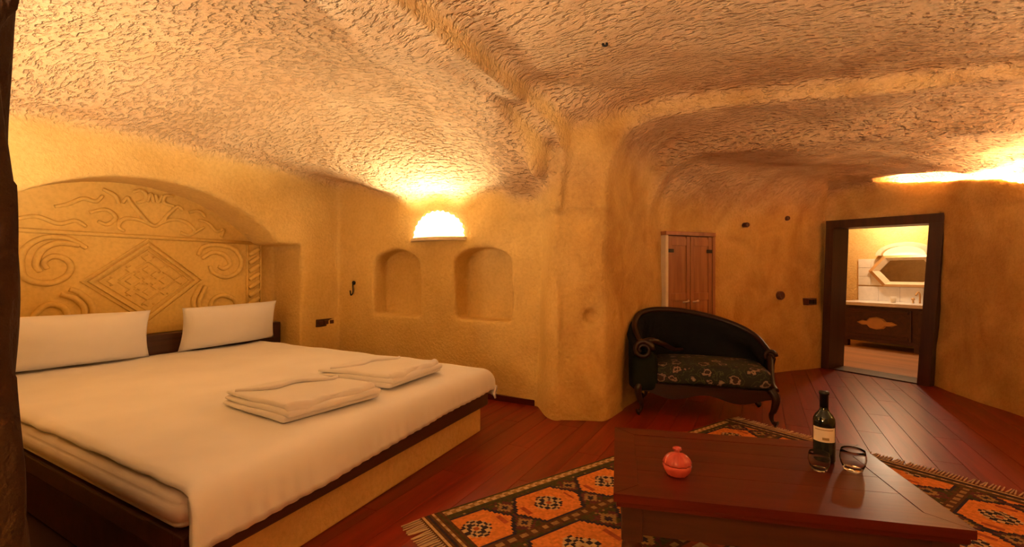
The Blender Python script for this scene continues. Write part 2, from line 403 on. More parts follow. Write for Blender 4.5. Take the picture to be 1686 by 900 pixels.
def surface_nets(xs, ys, zs, f):
    nx, ny, nz = f.shape
    ins = f < 0
    c = np.zeros((nx - 1, ny - 1, nz - 1), np.int8)
    for i in (0, 1):
        for j in (0, 1):
            for k in (0, 1): c += ins[i:nx - 1 + i, j:ny - 1 + j, k:nz - 1 + k]
    cells = np.argwhere((c > 0) & (c < 8))
    idx = np.full(c.shape, -1, np.int32); idx[tuple(cells.T)] = np.arange(len(cells))
    acc = np.zeros((len(cells), 3)); cnt = np.zeros(len(cells))
    ci, cj, ck = cells.T
    corners = [(i, j, k) for i in (0, 1) for j in (0, 1) for k in (0, 1)]
    for a in corners:
        for ax in range(3):
            if a[ax]: continue
            b = list(a); b[ax] = 1
            fa = f[ci + a[0], cj + a[1], ck + a[2]]; fb = f[ci + b[0], cj + b[1], ck + b[2]]
            m = (fa < 0) != (fb < 0)
            t = np.where(m, fa / np.where(m, fa - fb, 1), 0)
            p = np.tile(np.array(a, float), (len(cells), 1)); p[:, ax] += t
            acc[m] += p[m]; cnt[m] += 1
    loc = acc / cnt[:, None]
    h = xs[1] - xs[0]
    V = np.stack([xs[0] + (ci + loc[:, 0]) * h, ys[0] + (cj + loc[:, 1]) * h, zs[0] + (ck + loc[:, 2]) * h], 1)
    quads = []
    for ax in range(3):
        o1, o2 = [(1, 2), (2, 0), (0, 1)][ax]
        sl0 = [slice(1, -1)] * 3; sl1 = [slice(1, -1)] * 3
        sl0[ax] = slice(0, f.shape[ax] - 1); sl1[ax] = slice(1, f.shape[ax])
        A = ins[tuple(sl0)]; B = ins[tuple(sl1)]
        for sg in (0, 1):
            e = np.argwhere((A & ~B) if sg == 0 else (~A & B))
            off = np.ones(3, int); off[ax] = 0
            e = e + off
            q = []
            for (u, v) in ((0, 0), (1, 0), (1, 1), (0, 1)):
                g = e.copy(); g[:, o1] -= 1 - u; g[:, o2] -= 1 - v
                q.append(idx[g[:, 0], g[:, 1], g[:, 2]])
            q = np.stack(q, 1)
            quads.append(q if sg == 1 else q[:, ::-1])
    Q = np.concatenate(quads); Q = Q[(Q >= 0).all(1)]
    return V, Q

def build_shell():
    h = .029
    xs = np.arange(-4.75, 2.82, h); ys = np.arange(-1.42, 7.25, h); zs = np.arange(-.12, 2.66, h)
    X = xs[:, None, None].astype(np.float32); Y = ys[None, :, None].astype(np.float32); Z = zs[None, None, :].astype(np.float32)
    f = shell_field(X, Y, Z)
    V, Q = surface_nets(xs, ys, zs, f)
    p = V[Q]; fc = p.mean(1)
    fn = np.cross(p[:, 2] - p[:, 0], p[:, 3] - p[:, 1])
    vn = np.zeros_like(V)
    for k in range(4): np.add.at(vn, Q[:, k], fn)
    vn /= np.linalg.norm(vn, axis=1)[:, None] + 1e-12
    fl = fn / (np.linalg.norm(fn, axis=1)[:, None] + 1e-12)
    cutv = ss(.0, .75, -vn[:, 2]) * ss(1.55, 1.85, V[:, 2])
    cutv[(V[:, 0] < -4.0) & (V[:, 2] < 1.95)] = 0
    for _ in range(5):
        fm = cutv[Q].mean(1); acc = np.zeros(len(V)); cn = np.zeros(len(V))
        for k in range(4): np.add.at(acc, Q[:, k], fm); np.add.at(cn, Q[:, k], 1)
        cutv = acc / np.maximum(cn, 1)
    stv = .6 * ss(-1.7, -1.1, V[:, 0]) * ss(2.9, 3.5, V[:, 1])
    e = (fc[:, 0] - D0[0]) * E2[0] + (fc[:, 1] - D0[1]) * E2[1]
    keep = (fc[:, 2] > -.04) & ~(e > .30)
    x, y, z = fc.T
    cls = np.full(len(Q), 0)                                                   # wall_right by default
    cls[(y > x * 1.05 + 4.0) & (y > 3.3)] = 1                                  # wall_far, with the cupboard
    cls[(e > -.25) & (y > 5.4) & (x > .3)] = 2                                 # wall_door
    cls[(x > 1.2) & (y > 3.0) & (y < 6.12) & (e < .02)] = 0
    cls[(x < -1.0) & (y < 3.2)] = 3                                            # wall_left (head of the bed)
    cls[(x < -1.7) & (y > 3.3)] = 4                                            # wall_back (niches)
    cls[(x < -3.98)] = 3
    cls[(x < -3.98) & (y > 3.45) & (np.abs(fl[:, 1]) > .6)] = 4
    cls[(x >= -1.72) & (x < -.93) & (y > 3.1) & (y < 3.75)] = 5                # wall_pillar
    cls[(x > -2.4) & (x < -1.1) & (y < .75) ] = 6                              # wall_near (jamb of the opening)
    cls[(y < -.9)] = 7; cls[(x > 2.2) & (y < 3.4)] = 0
    down = (fl[:, 2] < -.35) & (z > 1.72)
    arch_soffit = (x < -3.98) & (z < 1.95)
    tun = (e > -.02) & (y > 5.9)
    cls[down & ~arch_soffit & ~tun] = 8
    names = {0: ('wall_right', 'tuff', 'rough honey-coloured rock wall at the right, beside the bathroom doorway'),
             1: ('wall_far', 'tuff', 'curved ochre rock wall behind the dark settee'),
             2: ('wall_door', 'tuff', 'ochre rock wall around the dark bathroom doorway'),
             3: ('wall_left', 'tuff', 'smooth honey rock wall with the arched recess at the head of the bed'),
             4: ('wall_back', 'tuff', 'golden rock wall with two arched niches beside the bed'),
             5: ('wall_pillar', 'tuff', 'rock pillar between the bed alcove and the dark settee'),
             6: ('wall_near', 'jamb', 'rock jamb with shade painted into its colour, at the left edge in front of the bed'),
             7: ('wall_rear', 'tuff', 'rock wall behind the viewpoint'),
             8: ('ceiling', 'tuff', 'pick-marked vaulted rock ceiling over the whole room')}
    for c, (nm, mt, lab) in names.items():
        q = Q[(cls == c) & keep]
        if not len(q): continue
        u, inv = np.unique(q, return_inverse=True); q = inv.reshape(q.shape)
        me = bpy.data.meshes.new(nm)
        me.vertices.add(len(u)); me.vertices.foreach_set('co', V[u].astype(np.float32).ravel())
        me.loops.add(q.size); me.loops.foreach_set('vertex_index', q.astype(np.int32).ravel())
        me.polygons.add(len(q)); me.polygons.foreach_set('loop_start', (np.arange(len(q)) * 4).astype(np.int32))
        me.polygons.foreach_set('loop_total', np.full(len(q), 4, np.int32)) if False else None
        me.update(calc_edges=True); me.validate()
        me.polygons.foreach_set('use_smooth', np.ones(len(me.polygons), bool))
        me.normals_split_custom_set_from_vertices([tuple(v) for v in vn[u]])
        for an, av in (('picked', cutv), ('stained', stv)):
            at = me.attributes.new(an, 'FLOAT', 'POINT'); at.data.foreach_set('value', av[u].astype(np.float32))
        me.materials.append(M[mt])
        tag(link(nm, me), lab, None, None, 'structure')

build_shell()

# ------------------------------------------------------------------ floor of single planks
floor = box('floor', (-4.7, -1.4, -.05), (2.8, 7.2, -.021), 'subfloor', bev=0, label='reddish brown glossy wooden plank floor', kind='structure')
def pt_in(x, y, poly, m=.0):
    return float(poly_sd(np.array([x]), np.array([y]), poly)[0]) < m
bmp = bmesh.new(); bmesh.ops.create_cube(bmp, size=1)
PW, PL = .150, 1.50
for v in bmp.verts: v.co = Vector((v.co.x * (PW - .0016), v.co.y * (PL - .0016), v.co.z * .02))
bmesh.ops.bevel(bmp, geom=[e for e in bmp.edges if all(v.co.z > 0 for v in e.verts)], offset=.0012, segments=1, affect='EDGES')
plank_me = bpy.data.meshes.new('plank'); bmp.to_mesh(plank_me); bmp.free(); plank_me.materials.append(M['plank'])
row = 0; xx = -2.30
while xx < 2.6:
    yy = -1.2 + (row * .53) % PL - PL
    while yy < 7.0:
        if any(pt_in(xx, yy + dy, p, .12) for p in (POLY_A, POLY_1, POLY_2, POLY_3) for dy in (-.7, -.35, 0, .35, .7)):
            link('plank', plank_me, floor, (xx, yy, -.01))
        yy += PL
    xx += PW; row += 1

# skirting boards
box('baseboard_back', (-2.6, 3.605, 0), (-1.70, 3.64, .05), 'tablewood', bev=.004, label='low reddish skirting board under the niche wall', kind='structure')

# ------------------------------------------------------------------ bathroom beyond the doorway
def bbox(name, lo, hi, mat, parent=None, bev=.006, **kw):
    """box given in door-wall coordinates (along, through, up)"""
    if parent is not None: return box(name, lo, hi, mat, parent, bev, **kw)
    return box(name, lo, hi, mat, None, bev, loc=(D0[0], D0[1], 0), rot=(0, 0, BATH_ROT), **kw)
bbox('wall_bath_back', (-1.6, 2.62, 0), (2.4, 2.72, 2.2), 'wall', bev=0, label='ochre back wall of the bathroom behind the vanity', kind='structure')
bbox('wall_bath_left', (-1.7, .24, 0), (-1.6, 2.72, 2.2), 'wall', bev=0, label='bathroom side wall left of the vanity', kind='structure')
bbox('wall_bath_right', (2.4, .24, 0), (2.5, 2.72, 2.2), 'wall', bev=0, label='bathroom side wall right of the vanity', kind='structure')
bbox('wall_bath_front', (-1.6, .26, 0), (-.02, .34, 2.2), 'wall', bev=0, label='bathroom wall inside, left of the doorway', kind='structure')
bbox('wall_bath_entry', (1.16, .26, 0), (2.4, .34, 2.2), 'wall', bev=0, label='bathroom wall inside, right of the doorway', kind='structure')
bbox('wall_bath_over', (-.02, .26, 1.74), (1.16, .34, 2.2), 'wall', bev=0, label='bathroom wall above the doorway', kind='structure')
bbox('ceiling_bath', (-1.7, .24, 2.2), (2.5, 2.72, 2.28), 'wall', bev=0, label='plain rock ceiling of the bathroom', kind='structure')
bf = bbox('floor_bath', (-1.6, .02, -.05), (2.4, 2.62, -.021), 'subfloor', bev=0, label='pale orange plank floor of the bathroom', kind='structure')
M['bathplank'] = wood_mat('bath_plank', (0.42, 0.19, 0.085), (0.62, 0.33, 0.16), 0.35, 'X', 0.6, 0.12)
k = 0; ee = .06
while ee < 2.6:
    box('plank', (-1.6, ee, -.016), (2.4, ee + .169, .005), 'bathplank', bf, .002); ee += .17

def build_vanity():
    v = empty('vanity_cabinet', bath(-.9, 2.05), BATH_ROT, label='dark carved wooden vanity cabinet seen through the bathroom doorway', cat='cabinet')
    box('cabinet_body', (0, .02, .10), (1.9, .54, .64), 'darkwood', v)
    for sx in (0.02, .92, 1.84): box('leg', (sx, .02, 0), (sx + .06, .10, .11), 'darkwood', v)
    for i in range(2):
        d = box('door', (.06 + i * .92, -.005, .15), (.90 + i * .92, .025, .60), 'darkwood', v, .01)
        for nm, lo, hi in (('rail', (.03, -.02, .02), (.81, 0, .06)), ('rail', (.03, -.02, .39), (.81, 0, .43))):
            box(nm, (lo[0] + .06 + i * .92, lo[1], lo[2] + .15), (hi[0] + .06 + i * .92, hi[1], hi[2] + .15), 'tabledark', d, .005)
        # carved medallion: long lozenge with a round boss
        cx, cz = .48 + i * .92, .385
        prof = [(-.26, 0), (-.19, .035), (-.13, .03), (-.09, .075), (0, .095), (.09, .075), (.13, .03), (.19, .035), (.26, 0), (.19, -.035), (.13, -.03), (.09, -.075), (0, -.095), (-.09, -.075), (-.13, -.03), (-.19, -.035)]
        n = len(prof)
        V = [(cx + a, -.006, cz + b) for a, b in prof] + [(cx + a * .85, -.028, cz + b * .85) for a, b in prof]
        F_ = [(j, (j + 1) % n, n + (j + 1) % n, n + j) for j in range(n)] + [tuple(range(n, 2 * n))]
        mesh_obj('carved_medallion', V, F_, 'gilt', d, label='paler carved wooden medallion')
    c = tag(bbox('vanity_counter', (-.93, 1.99, .64), (1.05, 2.60, .69), 'marble'), 'white marble counter on the dark bathroom vanity', 'counter')
    bs = empty('backsplash', bath(-.93, 2.598), BATH_ROT, label='pale marble backsplash tiles behind the bathroom counter', cat='backsplash')
    for i in range(7): box('tile', (i * .284, 0, .69), (i * .284 + .281, .02, .915), 'marble', bs, .003)
    tw = empty('wall_tiling', bath(-.93, 2.618), BATH_ROT, label='lit cream wall tiles left of the hexagonal mirror', cat='tiles')
    for i in range(2):
        for j in range(3): box('tile', (i * .18, -.02, .935 + j * .14), (i * .18 + .177, 0, .935 + j * .14 + .137), 'tile', tw, .003)
    # toiletries on the counter
    for i, (s, lab, mt) in enumerate(((-.32, 'small white cup on the bathroom counter left of the tap', 'tile'), (.16, 'small reddish soap bottle on the counter right of the tap', 'redglass'))):
        pr = [(.022, 0), (.027, .01), (.026, .07), (.012, .085), (.010, .11)] if i else [(.025, 0), (.033, .01), (.036, .09), (.031, .09), (.028, .015)]
        vv, ff = lathe(pr, 16)
        mesh_obj('soap_bottle' if i else 'cup', vv, ff, mt, None, bath(s, 2.3, .69), smooth=True, label=lab, cat='bottle' if i else 'cup')
    t = empty('tap', bath(-.06, 2.45, .69), BATH_ROT, label='brass basin tap below the hexagonal mirror', cat='tap')
    vv, ff = tube(catmull([(0, 0, 0), (0, 0, .12), (0, -.05, .16), (0, -.12, .12)]), .013); mesh_obj('spout', vv, ff, 'gilt', t, smooth=True)
    for sx in (-.08, .08):
        vv, ff = lathe([(.012, 0), (.012, .04), (.024, .045), (.02, .07), (.004, .075)], 12); mesh_obj('handle', vv, ff, 'gilt', t, (sx, 0, 0), smooth=True)
build_vanity()

def build_mirror():
    m = empty('hexagonal_mirror', bath(-.27, 2.585, 1.16), BATH_ROT, label='hexagonal mirror in a wide gilded frame above the bathroom counter', cat='mirror')
    W, Hh, T_ = .50, .24, .30
    hexo = [(-W, 0), (-T_, Hh), (T_, Hh), (W, 0), (T_, -Hh), (-T_, -Hh)]
    def ring(so, si, y0, y1):
        V, F_ = [], []
        for sc, y in ((so, 0.015), (so, y0), (si, y1), (si, 0.0)):
            V += [(a * sc[0], y, b * sc[1]) for a, b in hexo]
        for r in range(3):
            for j in range(6):
                F_.append((r * 6 + j, r * 6 + (j + 1) % 6, (r + 1) * 6 + (j + 1) % 6, (r + 1) * 6 + j))
        return V, F_
    V, F_ = ring((1.0, 1.0), (.86, .85), -.02, -.045); mesh_obj('outer_frame', V, F_, 'gilt', m)
    V, F_ = ring((.86, .85), (.70, .68), -.055, -.02); mesh_obj('inner_frame', V, F_, 'plaster', m)
    mesh_obj('glass', [(a * .74, -.008, b * .72) for a, b in hexo], [tuple(range(6))], 'mirror', m)
    # lit arched niche above the mirror
    a = empty('arched_shelf_light', bath(-.30, 2.62, 1.40), BATH_ROT, label='pale lit plaster arch above the hexagonal mirror', cat='wall light')
    n = 14
    arcO = [(.36 * math.cos(math.pi * k / n), .20 * math.sin(math.pi * k / n)) for k in range(n + 1)]
    V = [(x, 0.0, z) for x, z in arcO] + [(x * .98, -.10, z * .96) for x, z in arcO] + [(x * .78, -.10, z * .70) for x, z in arcO] + [(x * .78, 0, z * .70) for x, z in arcO]
    F_ = []
    for r in range(3):
        for j in range(n): F_.append((r * (n + 1) + j, r * (n + 1) + j + 1, (r + 1) * (n + 1) + j + 1, (r + 1) * (n + 1) + j))
    mesh_obj('arch', V, F_, 'plaster', a, smooth=False)
    V = [(x * .78, -.03, z * .70) for x, z in arcO]; mesh_obj('arch_back', V, [tuple(range(n + 1))], 'archglow', a)
build_mirror()
def bath_lamp():
    l = empty('bath_ceiling_lamp', bath(-.35, 2.15, 2.2), BATH_ROT, label='round lamp on the bathroom ceiling, out of view above the doorway', cat='lamp')
    vv, ff = lathe([(.06, 0), (.12, -.02), (.12, -.03), (.05, -.035)], 24); mesh_obj('rim', vv, ff, 'brass', l, smooth=True)
    ld = bpy.data.lights.new('bulb', 'POINT'); ld.energy = LAMP['bath']; ld.color = (1, .78, .52); ld.shadow_soft_size = .06
    link('bulb', ld, l, (0, 0, -.12))
bath_lamp()

# ------------------------------------------------------------------ bathroom door frame (hand-fitted, leaning)
def quad_beam(name, c0, c1, w0, w1, e0, e1, mat, parent):
    """beam between two (s,z) edges: c0..c1 left edge, w0..w1 right edge"""
    V = []
    for e in (e0, e1):
        for (s, z) in (c0, w0, w1, c1): V.append(bath(s, e, z))
    F_ = [(0, 1, 2, 3), (7, 6, 5, 4), (0, 4, 5, 1), (1, 5, 6, 2), (2, 6, 7, 3), (3, 7, 4, 0)]
    o = mesh_obj(name, V, F_, mat, parent)
    return o
dr = empty('door_1', (0, 0, 0), label='dark wooden frame of the open bathroom doorway', kind='structure')
quad_beam('frame_post', (-.03, 0), (.03, 1.74), (.055, 0), (.115, 1.74), -.07, .25, 'framewood', dr)
quad_beam('frame_post', (.90, 0), (1.005, 1.72), (1.00, 0), (1.125, 1.72), -.07, .25, 'framewood', dr)
quad_beam('lintel', (.03, 1.66), (.03, 1.75), (1.125, 1.63), (1.125, 1.725), -.075, .25, 'framewood', dr)
quad_beam('threshold', (.0, -.005), (.0, .012), (1.0, -.005), (1.0, .012), -.05, .25, 'framewood', dr)

# ------------------------------------------------------------------ carved stone headboard panel
def build_headboard():
    hb = empty('carved_headboard', (-4.53, 1.9, .635), label='carved stone headboard panel with diamond and scrolls in the arched recess', cat='headboard')
    off = Vector((4.53, -1.9, -.635))
    def loc(V): return [Vector(v) + off for v in V]
    # lower panel, upper lunette set back a little, ledge between
    V = []
    for x in (-4.545, -4.50):
        V += [(x, .80, .635), (x, 3.01, .635), (x, 3.01, 1.432), (x, .80, 1.432)]
    mesh_obj('lower_panel', loc(V), [(0, 1, 2, 3), (4, 5, 6, 7), (0, 1, 5, 4), (1, 2, 6, 5), (2, 3, 7, 6), (3, 0, 4, 7)], 'smooth', hb)
    n = 30; pts = []
    for k in range(n + 1):
        y = .86 + (2.90 - .86) * k / n
        pts.append((y, .423 + math.sqrt(1.437 ** 2 - (y - 1.88) ** 2) + .02))
    prof = [(.86, 1.436), (2.93, 1.436)] + pts[::-1]
    m = len(prof)
    V = [(-4.545, y, z) for y, z in prof] + [(-4.508, y, z) for y, z in prof]
    mesh_obj('lunette', loc(V), [tuple(range(m)), tuple(range(m, 2 * m))] + [(j, (j + 1) % m, m + (j + 1) % m, m + j) for j in range(m)], 'smooth', hb)
    def ridge(name, pts, r=.011, x=-4.50, smoothcurve=True):
        pts = [(y, max(z, .66)) for y, z in pts]; r *= 1.6; x += .004
        P = [(x, y, z) for y, z in pts]
        P = catmull(P, 7) if smoothcurve else [Vector(p) for p in P]
        vv, ff = tube(P, lambda t: r * (.75 + .25 * math.sin(math.pi * t)), 8, (1, .02, .03))
        mesh_obj(name, loc(vv), ff, 'smooth', hb, smooth=True)
    def dia(cy, cz, a, b): return [(cy, cz + b), (cy - a, cz), (cy, cz - b), (cy + a, cz)]
    def frame(a, b, w, proud):
        o = dia(2.0, 1.075, a, b); i = dia(2.0, 1.075, a - w * 1.35, b - w)
        V = [(-4.505, y, z) for y, z in o] + [(-4.50 + proud, y + (2.0 - y) * .02, z + (1.075 - z) * .02) for y, z in o] + [(-4.50 + proud, y, z) for y, z in i] + [(-4.505, y, z) for y, z in i]
        F_ = []
        for r in range(3):
            for j in range(4): F_.append((r * 4 + j, r * 4 + (j + 1) % 4, (r + 1) * 4 + (j + 1) % 4, (r + 1) * 4 + j))
        mesh_obj('diamond_frame', loc(V), F_, 'smooth', hb)
    frame(.445, .355, .018, .014); frame(.40, .318, .03, .022); frame(.335, .262, .014, .012)
    # stepped blocks inside the diamond
    q = 5
    for i in range(q):
        for j in range(q):
            if (i + j) % 2 and not (i == 2 or j == 2): continue
            u = (i - 2) * .205; v = (j - 2) * .205
            cy = 2.0 + (u - v) * .29; cz = 1.075 + (u + v) * .225
            d = dia(cy, cz, .046, .036)
            V = [(-4.505, y, z) for y, z in d] + [(-4.488, cy + (y - cy) * .8, cz + (z - cz) * .8) for y, z in d]
            mesh_obj('diamond_block', loc(V), [(0, 1, 5, 4), (1, 2, 6, 5), (2, 3, 7, 6), (3, 0, 4, 7), (4, 5, 6, 7)], 'smooth', hb)
    for sgn in (-1, 1):
        for t in (-.35, 0, .35):
            a = (2.0 + t * .30 - .15, 1.075 + sgn * (t * .235 + .117)); b = (2.0 + t * .30 + .15, 1.075 + sgn * (t * .235 - .117))
            ridge('diamond_rib', [a, b], .006, -4.499, False)
    S = [[(1.599, 1.329), (1.487, 1.396), (1.356, 1.388), (1.263, 1.306), (1.242, 1.179), (1.278, 1.095), (1.388, 1.067), (1.481, 1.114), (1.508, 1.19), (1.471, 1.248), (1.404, 1.259), (1.362, 1.215), (1.38, 1.17)],
         [(1.557, 1.346), (1.437, 1.357), (1.35, 1.301), (1.318, 1.201), (1.343, 1.15)],
         [(2.389, 1.299), (2.441, 1.378), (2.577, 1.400), (2.72, 1.368), (2.792, 1.252), (2.75, 1.144), (2.633, 1.098), (2.522, 1.144), (2.494, 1.206)],
         [(2.425, 1.272), (2.522, 1.331), (2.633, 1.306), (2.679, 1.226), (2.622, 1.179), (2.57, 1.20)],
         [(1.50, 1.02), (1.557, .991), (1.628, .904), (1.636, .788), (1.60, .70)], [(1.45, .985), (1.53, .95), (1.585, .87), (1.575, .77)],
         [(1.30, .70), (1.285, .79), (1.356, .90), (1.437, .907), (1.485, .847), (1.47, .76), (1.40, .74)],
         [(2.42, 1.03), (2.389, .979), (2.353, .888), (2.373, .79), (2.42, .71)], [(2.46, 1.02), (2.43, .95), (2.40, .87), (2.43, .77)],
         [(2.494, .83), (2.52, .89), (2.605, .925), (2.72, .879), (2.735, .79), (2.66, .73), (2.58, .76)],
         [(1.02, 1.36), (1.10, 1.30), (1.12, 1.18), (1.08, 1.05), (1.0, .98)], [(1.0, .90), (1.08, .84), (1.10, .74)]]
    for p in S: ridge('carved_scroll', p, .014, -4.499)
    U = [[(1.83, 1.70), (1.86, 1.748), (1.893, 1.693), (2.044, 1.535), (2.167, 1.66), (2.229, 1.72), (2.27, 1.69)],
         [(1.90, 1.80), (1.95, 1.82), (1.987, 1.79), (1.98, 1.74), (1.923, 1.715)], [(2.00, 1.73), (2.022, 1.80), (2.045, 1.73)], [(2.06, 1.80), (2.075, 1.74), (2.11, 1.80)],
         [(2.20, 1.72), (2.12, 1.74), (2.13, 1.80), (2.19, 1.805)],
         [(2.044, 1.53), (1.944, 1.575), (1.84, 1.574), (1.80, 1.51), (1.84, 1.475)], [(2.053, 1.53), (2.167, 1.597), (2.288, 1.592), (2.363, 1.528), (2.34, 1.48)],
         [(1.62, 1.60), (1.722, 1.634), (1.78, 1.58), (1.73, 1.52), (1.67, 1.54)], [(2.25, 1.50), (2.31, 1.475), (2.37, 1.505), (2.45, 1.56)],
         [(2.40, 1.62), (2.48, 1.60), (2.56, 1.53), (2.62, 1.55), (2.60, 1.48)], [(1.42, 1.62), (1.50, 1.65), (1.58, 1.70), (1.66, 1.69), (1.70, 1.74)],
         [(1.20, 1.50), (1.32, 1.54), (1.44, 1.50), (1.54, 1.53), (1.60, 1.49)], [(2.32, 1.68), (2.40, 1.70), (2.46, 1.65)], [(1.70, 1.79), (1.78, 1.75), (1.80, 1.69)]]
    for p in U: ridge('carved_tendril', p, .010, -4.507)
    ridge('ledge_moulding', [(.83, 1.437), (3.03, 1.437)], .014, -4.50, False)
    # rope columns
    for y0 in (2.85, .87):
        for yy in (y0, y0 + .14): ridge('column_edge', [(yy, .65), (yy, 1.42)], .009, -4.499, False)
        for i in range(9):
            z = .68 + i * .082
            ridge('rope_twist', [(y0 + .02, z - .02), (y0 + .07, z + .01), (y0 + .12, z + .045)], .016, -4.498)
build_headboard()

# ------------------------------------------------------------------ bed
BED_A = math.radians(1.5)
FOOT = Vector((-1.61, 1.83, 0))
# bed-local: +x from foot to head, +y toward the near side of the niche wall
BED_ROT = math.pi - BED_A
BW = 1.05    # half width
def bed_to(o): o.location = FOOT; o.rotation_euler = (0, 0, BED_ROT)
BL = 2.76
def skew(o):      # the foot of the bed is not quite square
    for v in o.data.vertices: v.co.x += -.085 * v.co.y * (1 - v.co.x / BL)
    return o
def build_bed():
    b = empty('bed_platform', FOOT, BED_ROT, label='dark wood platform on a plastered stone bed base', cat='bed')
    # local y is mirrored by the rotation: +y points to the near (left) side
    box('stone_base', (.11, -BW + .02, 0), (BL - .02, BW - .12, .20), 'wall', b, .012)
    box('platform_edge', (.045, -BW + .02, .20), (.10, BW - .02, .315), 'darkwood', b, .008)
    box('platform_side', (.09, BW - .09, .235), (BL, BW - .02, .315), 'darkwood', b, .008)
    box('platform_side', (.09, -BW + .02, .235), (BL, -BW + .09, .315), 'darkwood', b, .008)
    for i in range(9): box('slat', (.14 + i * .29, -BW + .10, .245), (.36 + i * .29, BW - .10, .31), 'tabledark', b, .004)
    box('side_panel', (.12, BW - .11, .0), (BL - .02, BW - .06, .234), 'darkwood', b, .006)
    for ch in b.children: skew(ch)
    # mattress
    def d(p, n):
        if abs(n.z) < .5: 
            p = p + n * (.006 * math.sin(p.z * 70))
        return p
    vv, ff = rbox((.06, -BW + .03, .315), (BL - .02, BW - .015, .435), .05, 22, d)
    m = mesh_obj('mattress', vv, ff, 'linen2', None, smooth=True, label='thick mattress in a creased cream sheet under the duvet', cat='mattress'); bed_to(m); skew(m)
    # head ledge
    lb = box('head_ledge', (-4.53 + .035, .82, .30), (-4.40, 3.15, .63), 'darkwood', None, .01, label='dark wooden ledge board behind the two pillows', cat='shelf')
build_bed()

def fold_noise(x, y, s): return mnoise.noise(Vector((x * s, y * s, 3.7)))
def build_duvet():
    top = .472; r = .085
    nu, nv = 150, 130
    hem_s = .145; side_r = .15; side_l = .045
    Ls, Rs = BL - .10, 2 * BW
    V = []; F_ = []
    def bend(t, r):           # arc-length past the edge -> (outward, drop)
        q = r * math.pi / 2
        if t <= 0: return 0.0, 0.0
        if t < q: a = t / r; return r * math.sin(a), r * (1 - math.cos(a))
        return r, r + (t - q)
    for i in range(nu + 1):
        s = -(r * math.pi / 2 + hem_s - r + .005) + (Ls + r * math.pi / 2 + hem_s - r + .005) * (i / nu)
        for j in range(nv + 1):
            f = j / nv
            tot = Rs - 2 * r + 2 * .12
            t = -(r * 1.0 + side_r) + (Rs - 2 * r + r * 1.0 + side_r + .055) * f       # t<0 : niche-wall side hang, t>Rs-2r : near side
            ox, dz1 = bend(-s, r); oy, dz2 = bend(-t, r); oy2, dz3 = bend(t - (Rs - 2 * r), .06)
            x = (r + s) if s > 0 else r - ox
            y = (-BW + r + t) if 0 < t < Rs - 2 * r else ((-BW + r - oy) if t <= 0 else (BW - r + oy2))
            z = top - max(dz1, dz2, dz3) - .25 * min(dz1, max(dz2, dz3))
            bx, by = r + s, -BW + r + t
            # loft and creases
            z += .010 * fold_noise(bx, by, 2.2) + .005 * fold_noise(bx + 9, by, 6.5)
            if s < .02:       # hanging foot: vertical pleats
                amp = min(1, max(0, dz1 - .03) / .12)
                x += amp * (.0035 * math.sin(by * 95 + 2 * fold_noise(by, 0, 4)) + .005 * fold_noise(by, bx, 6)) - amp * .010
                z -= amp * .05 * float(ss(-BW, BW, by))
            if dz3 > 0:       # near side edge: wavy roll
                y += (.022 * fold_noise(bx, 5, 3.1) + .012 * fold_noise(bx, 2, 9.0)) * min(1, dz3 / .04)
                z += .016 * fold_noise(bx + 3, 8, 4.0) * min(1, dz3 / .05)
            # round corner toward the foot
            V.append((x, y, z))
    for i in range(nu):
        for j in range(nv):
            a = i * (nv + 1) + j; F_.append((a, a + 1, a + nv + 2, a + nv + 1))
    o = mesh_obj('duvet', V, F_, 'linen', None, smooth=True, label='large white duvet spread over the bed, hanging over its foot', cat='duvet')
    bed_to(o); skew(o)
    md = o.modifiers.new('thickness', 'SOLIDIFY'); md.thickness = .022; md.offset = -1 if False else 1
    # make sure thickness grows inward (normals point up)
    me = o.data
    up = sum(p.normal.z for p in me.polygons)
    md.offset = -1 if up > 0 else 1
build_duvet()

def build_pillow(name, y0, y1, h, xb, xt, label, twist=0.0):
    L = (y1 - y0); n = 26; V = []; F_ = []
    for side in (1, -1):
        for i in range(n + 1):
            for j in range(n + 1):
                u = -1 + 2 * i / n; v = -1 + 2 * j / n
                pin = 1 - .055 * (1 - abs(u) ** 2) * abs(v) ** 3 ; pin2 = 1 - .05 * (1 - abs(v) ** 2) * abs(u) ** 3
                th = .10 * ((1 - abs(u) ** 2.6) ** .55) * ((1 - abs(v) ** 2.6) ** .55)
                th *= 1 + .10 * mnoise.noise(Vector((u * 2.3, v * 2.3, y0 * 3)))
                V.append((u * pin2 * L / 2 * (1 - .02 * v) - .02 * v, side * th, v * pin * h / 2))
    m = (n + 1) ** 2
    for sd in (0, 1):
        for i in range(n):
            for j in range(n):
                a = sd * m + i * (n + 1) + j; q = (a, a + 1, a + n + 2, a + n + 1); F_.append(q if sd else q[::-1])
    me_o = mesh_obj(name, V, F_, 'linen', None, smooth=True, label=label, cat='pillow', group='two bed pillows')
    bm = bmesh.new(); bm.from_mesh(me_o.data); bmesh.ops.remove_doubles(bm, verts=bm.verts, dist=1e-4); bm.to_mesh(me_o.data); bm.free()
    # local: x along width, y thickness, z up -> lean back against the ledge
    tilt = math.atan2(xb - xt, h)
    me_o.rotation_euler = (tilt, twist, math.pi / 2)
    me_o.location = ((xb + xt) / 2, (y0 + y1) / 2, .482 + h / 2 * math.cos(tilt))
    return me_o
build_pillow('pillow', 1.00, 1.90, .40, -4.17, -4.31, 'white pillow at the left, nearer the rock jamb', .02)
build_pillow('pillow', 2.12, 2.98, .40, -4.18, -4.32, 'white pillow at the right, nearer the wall niches', -.02)

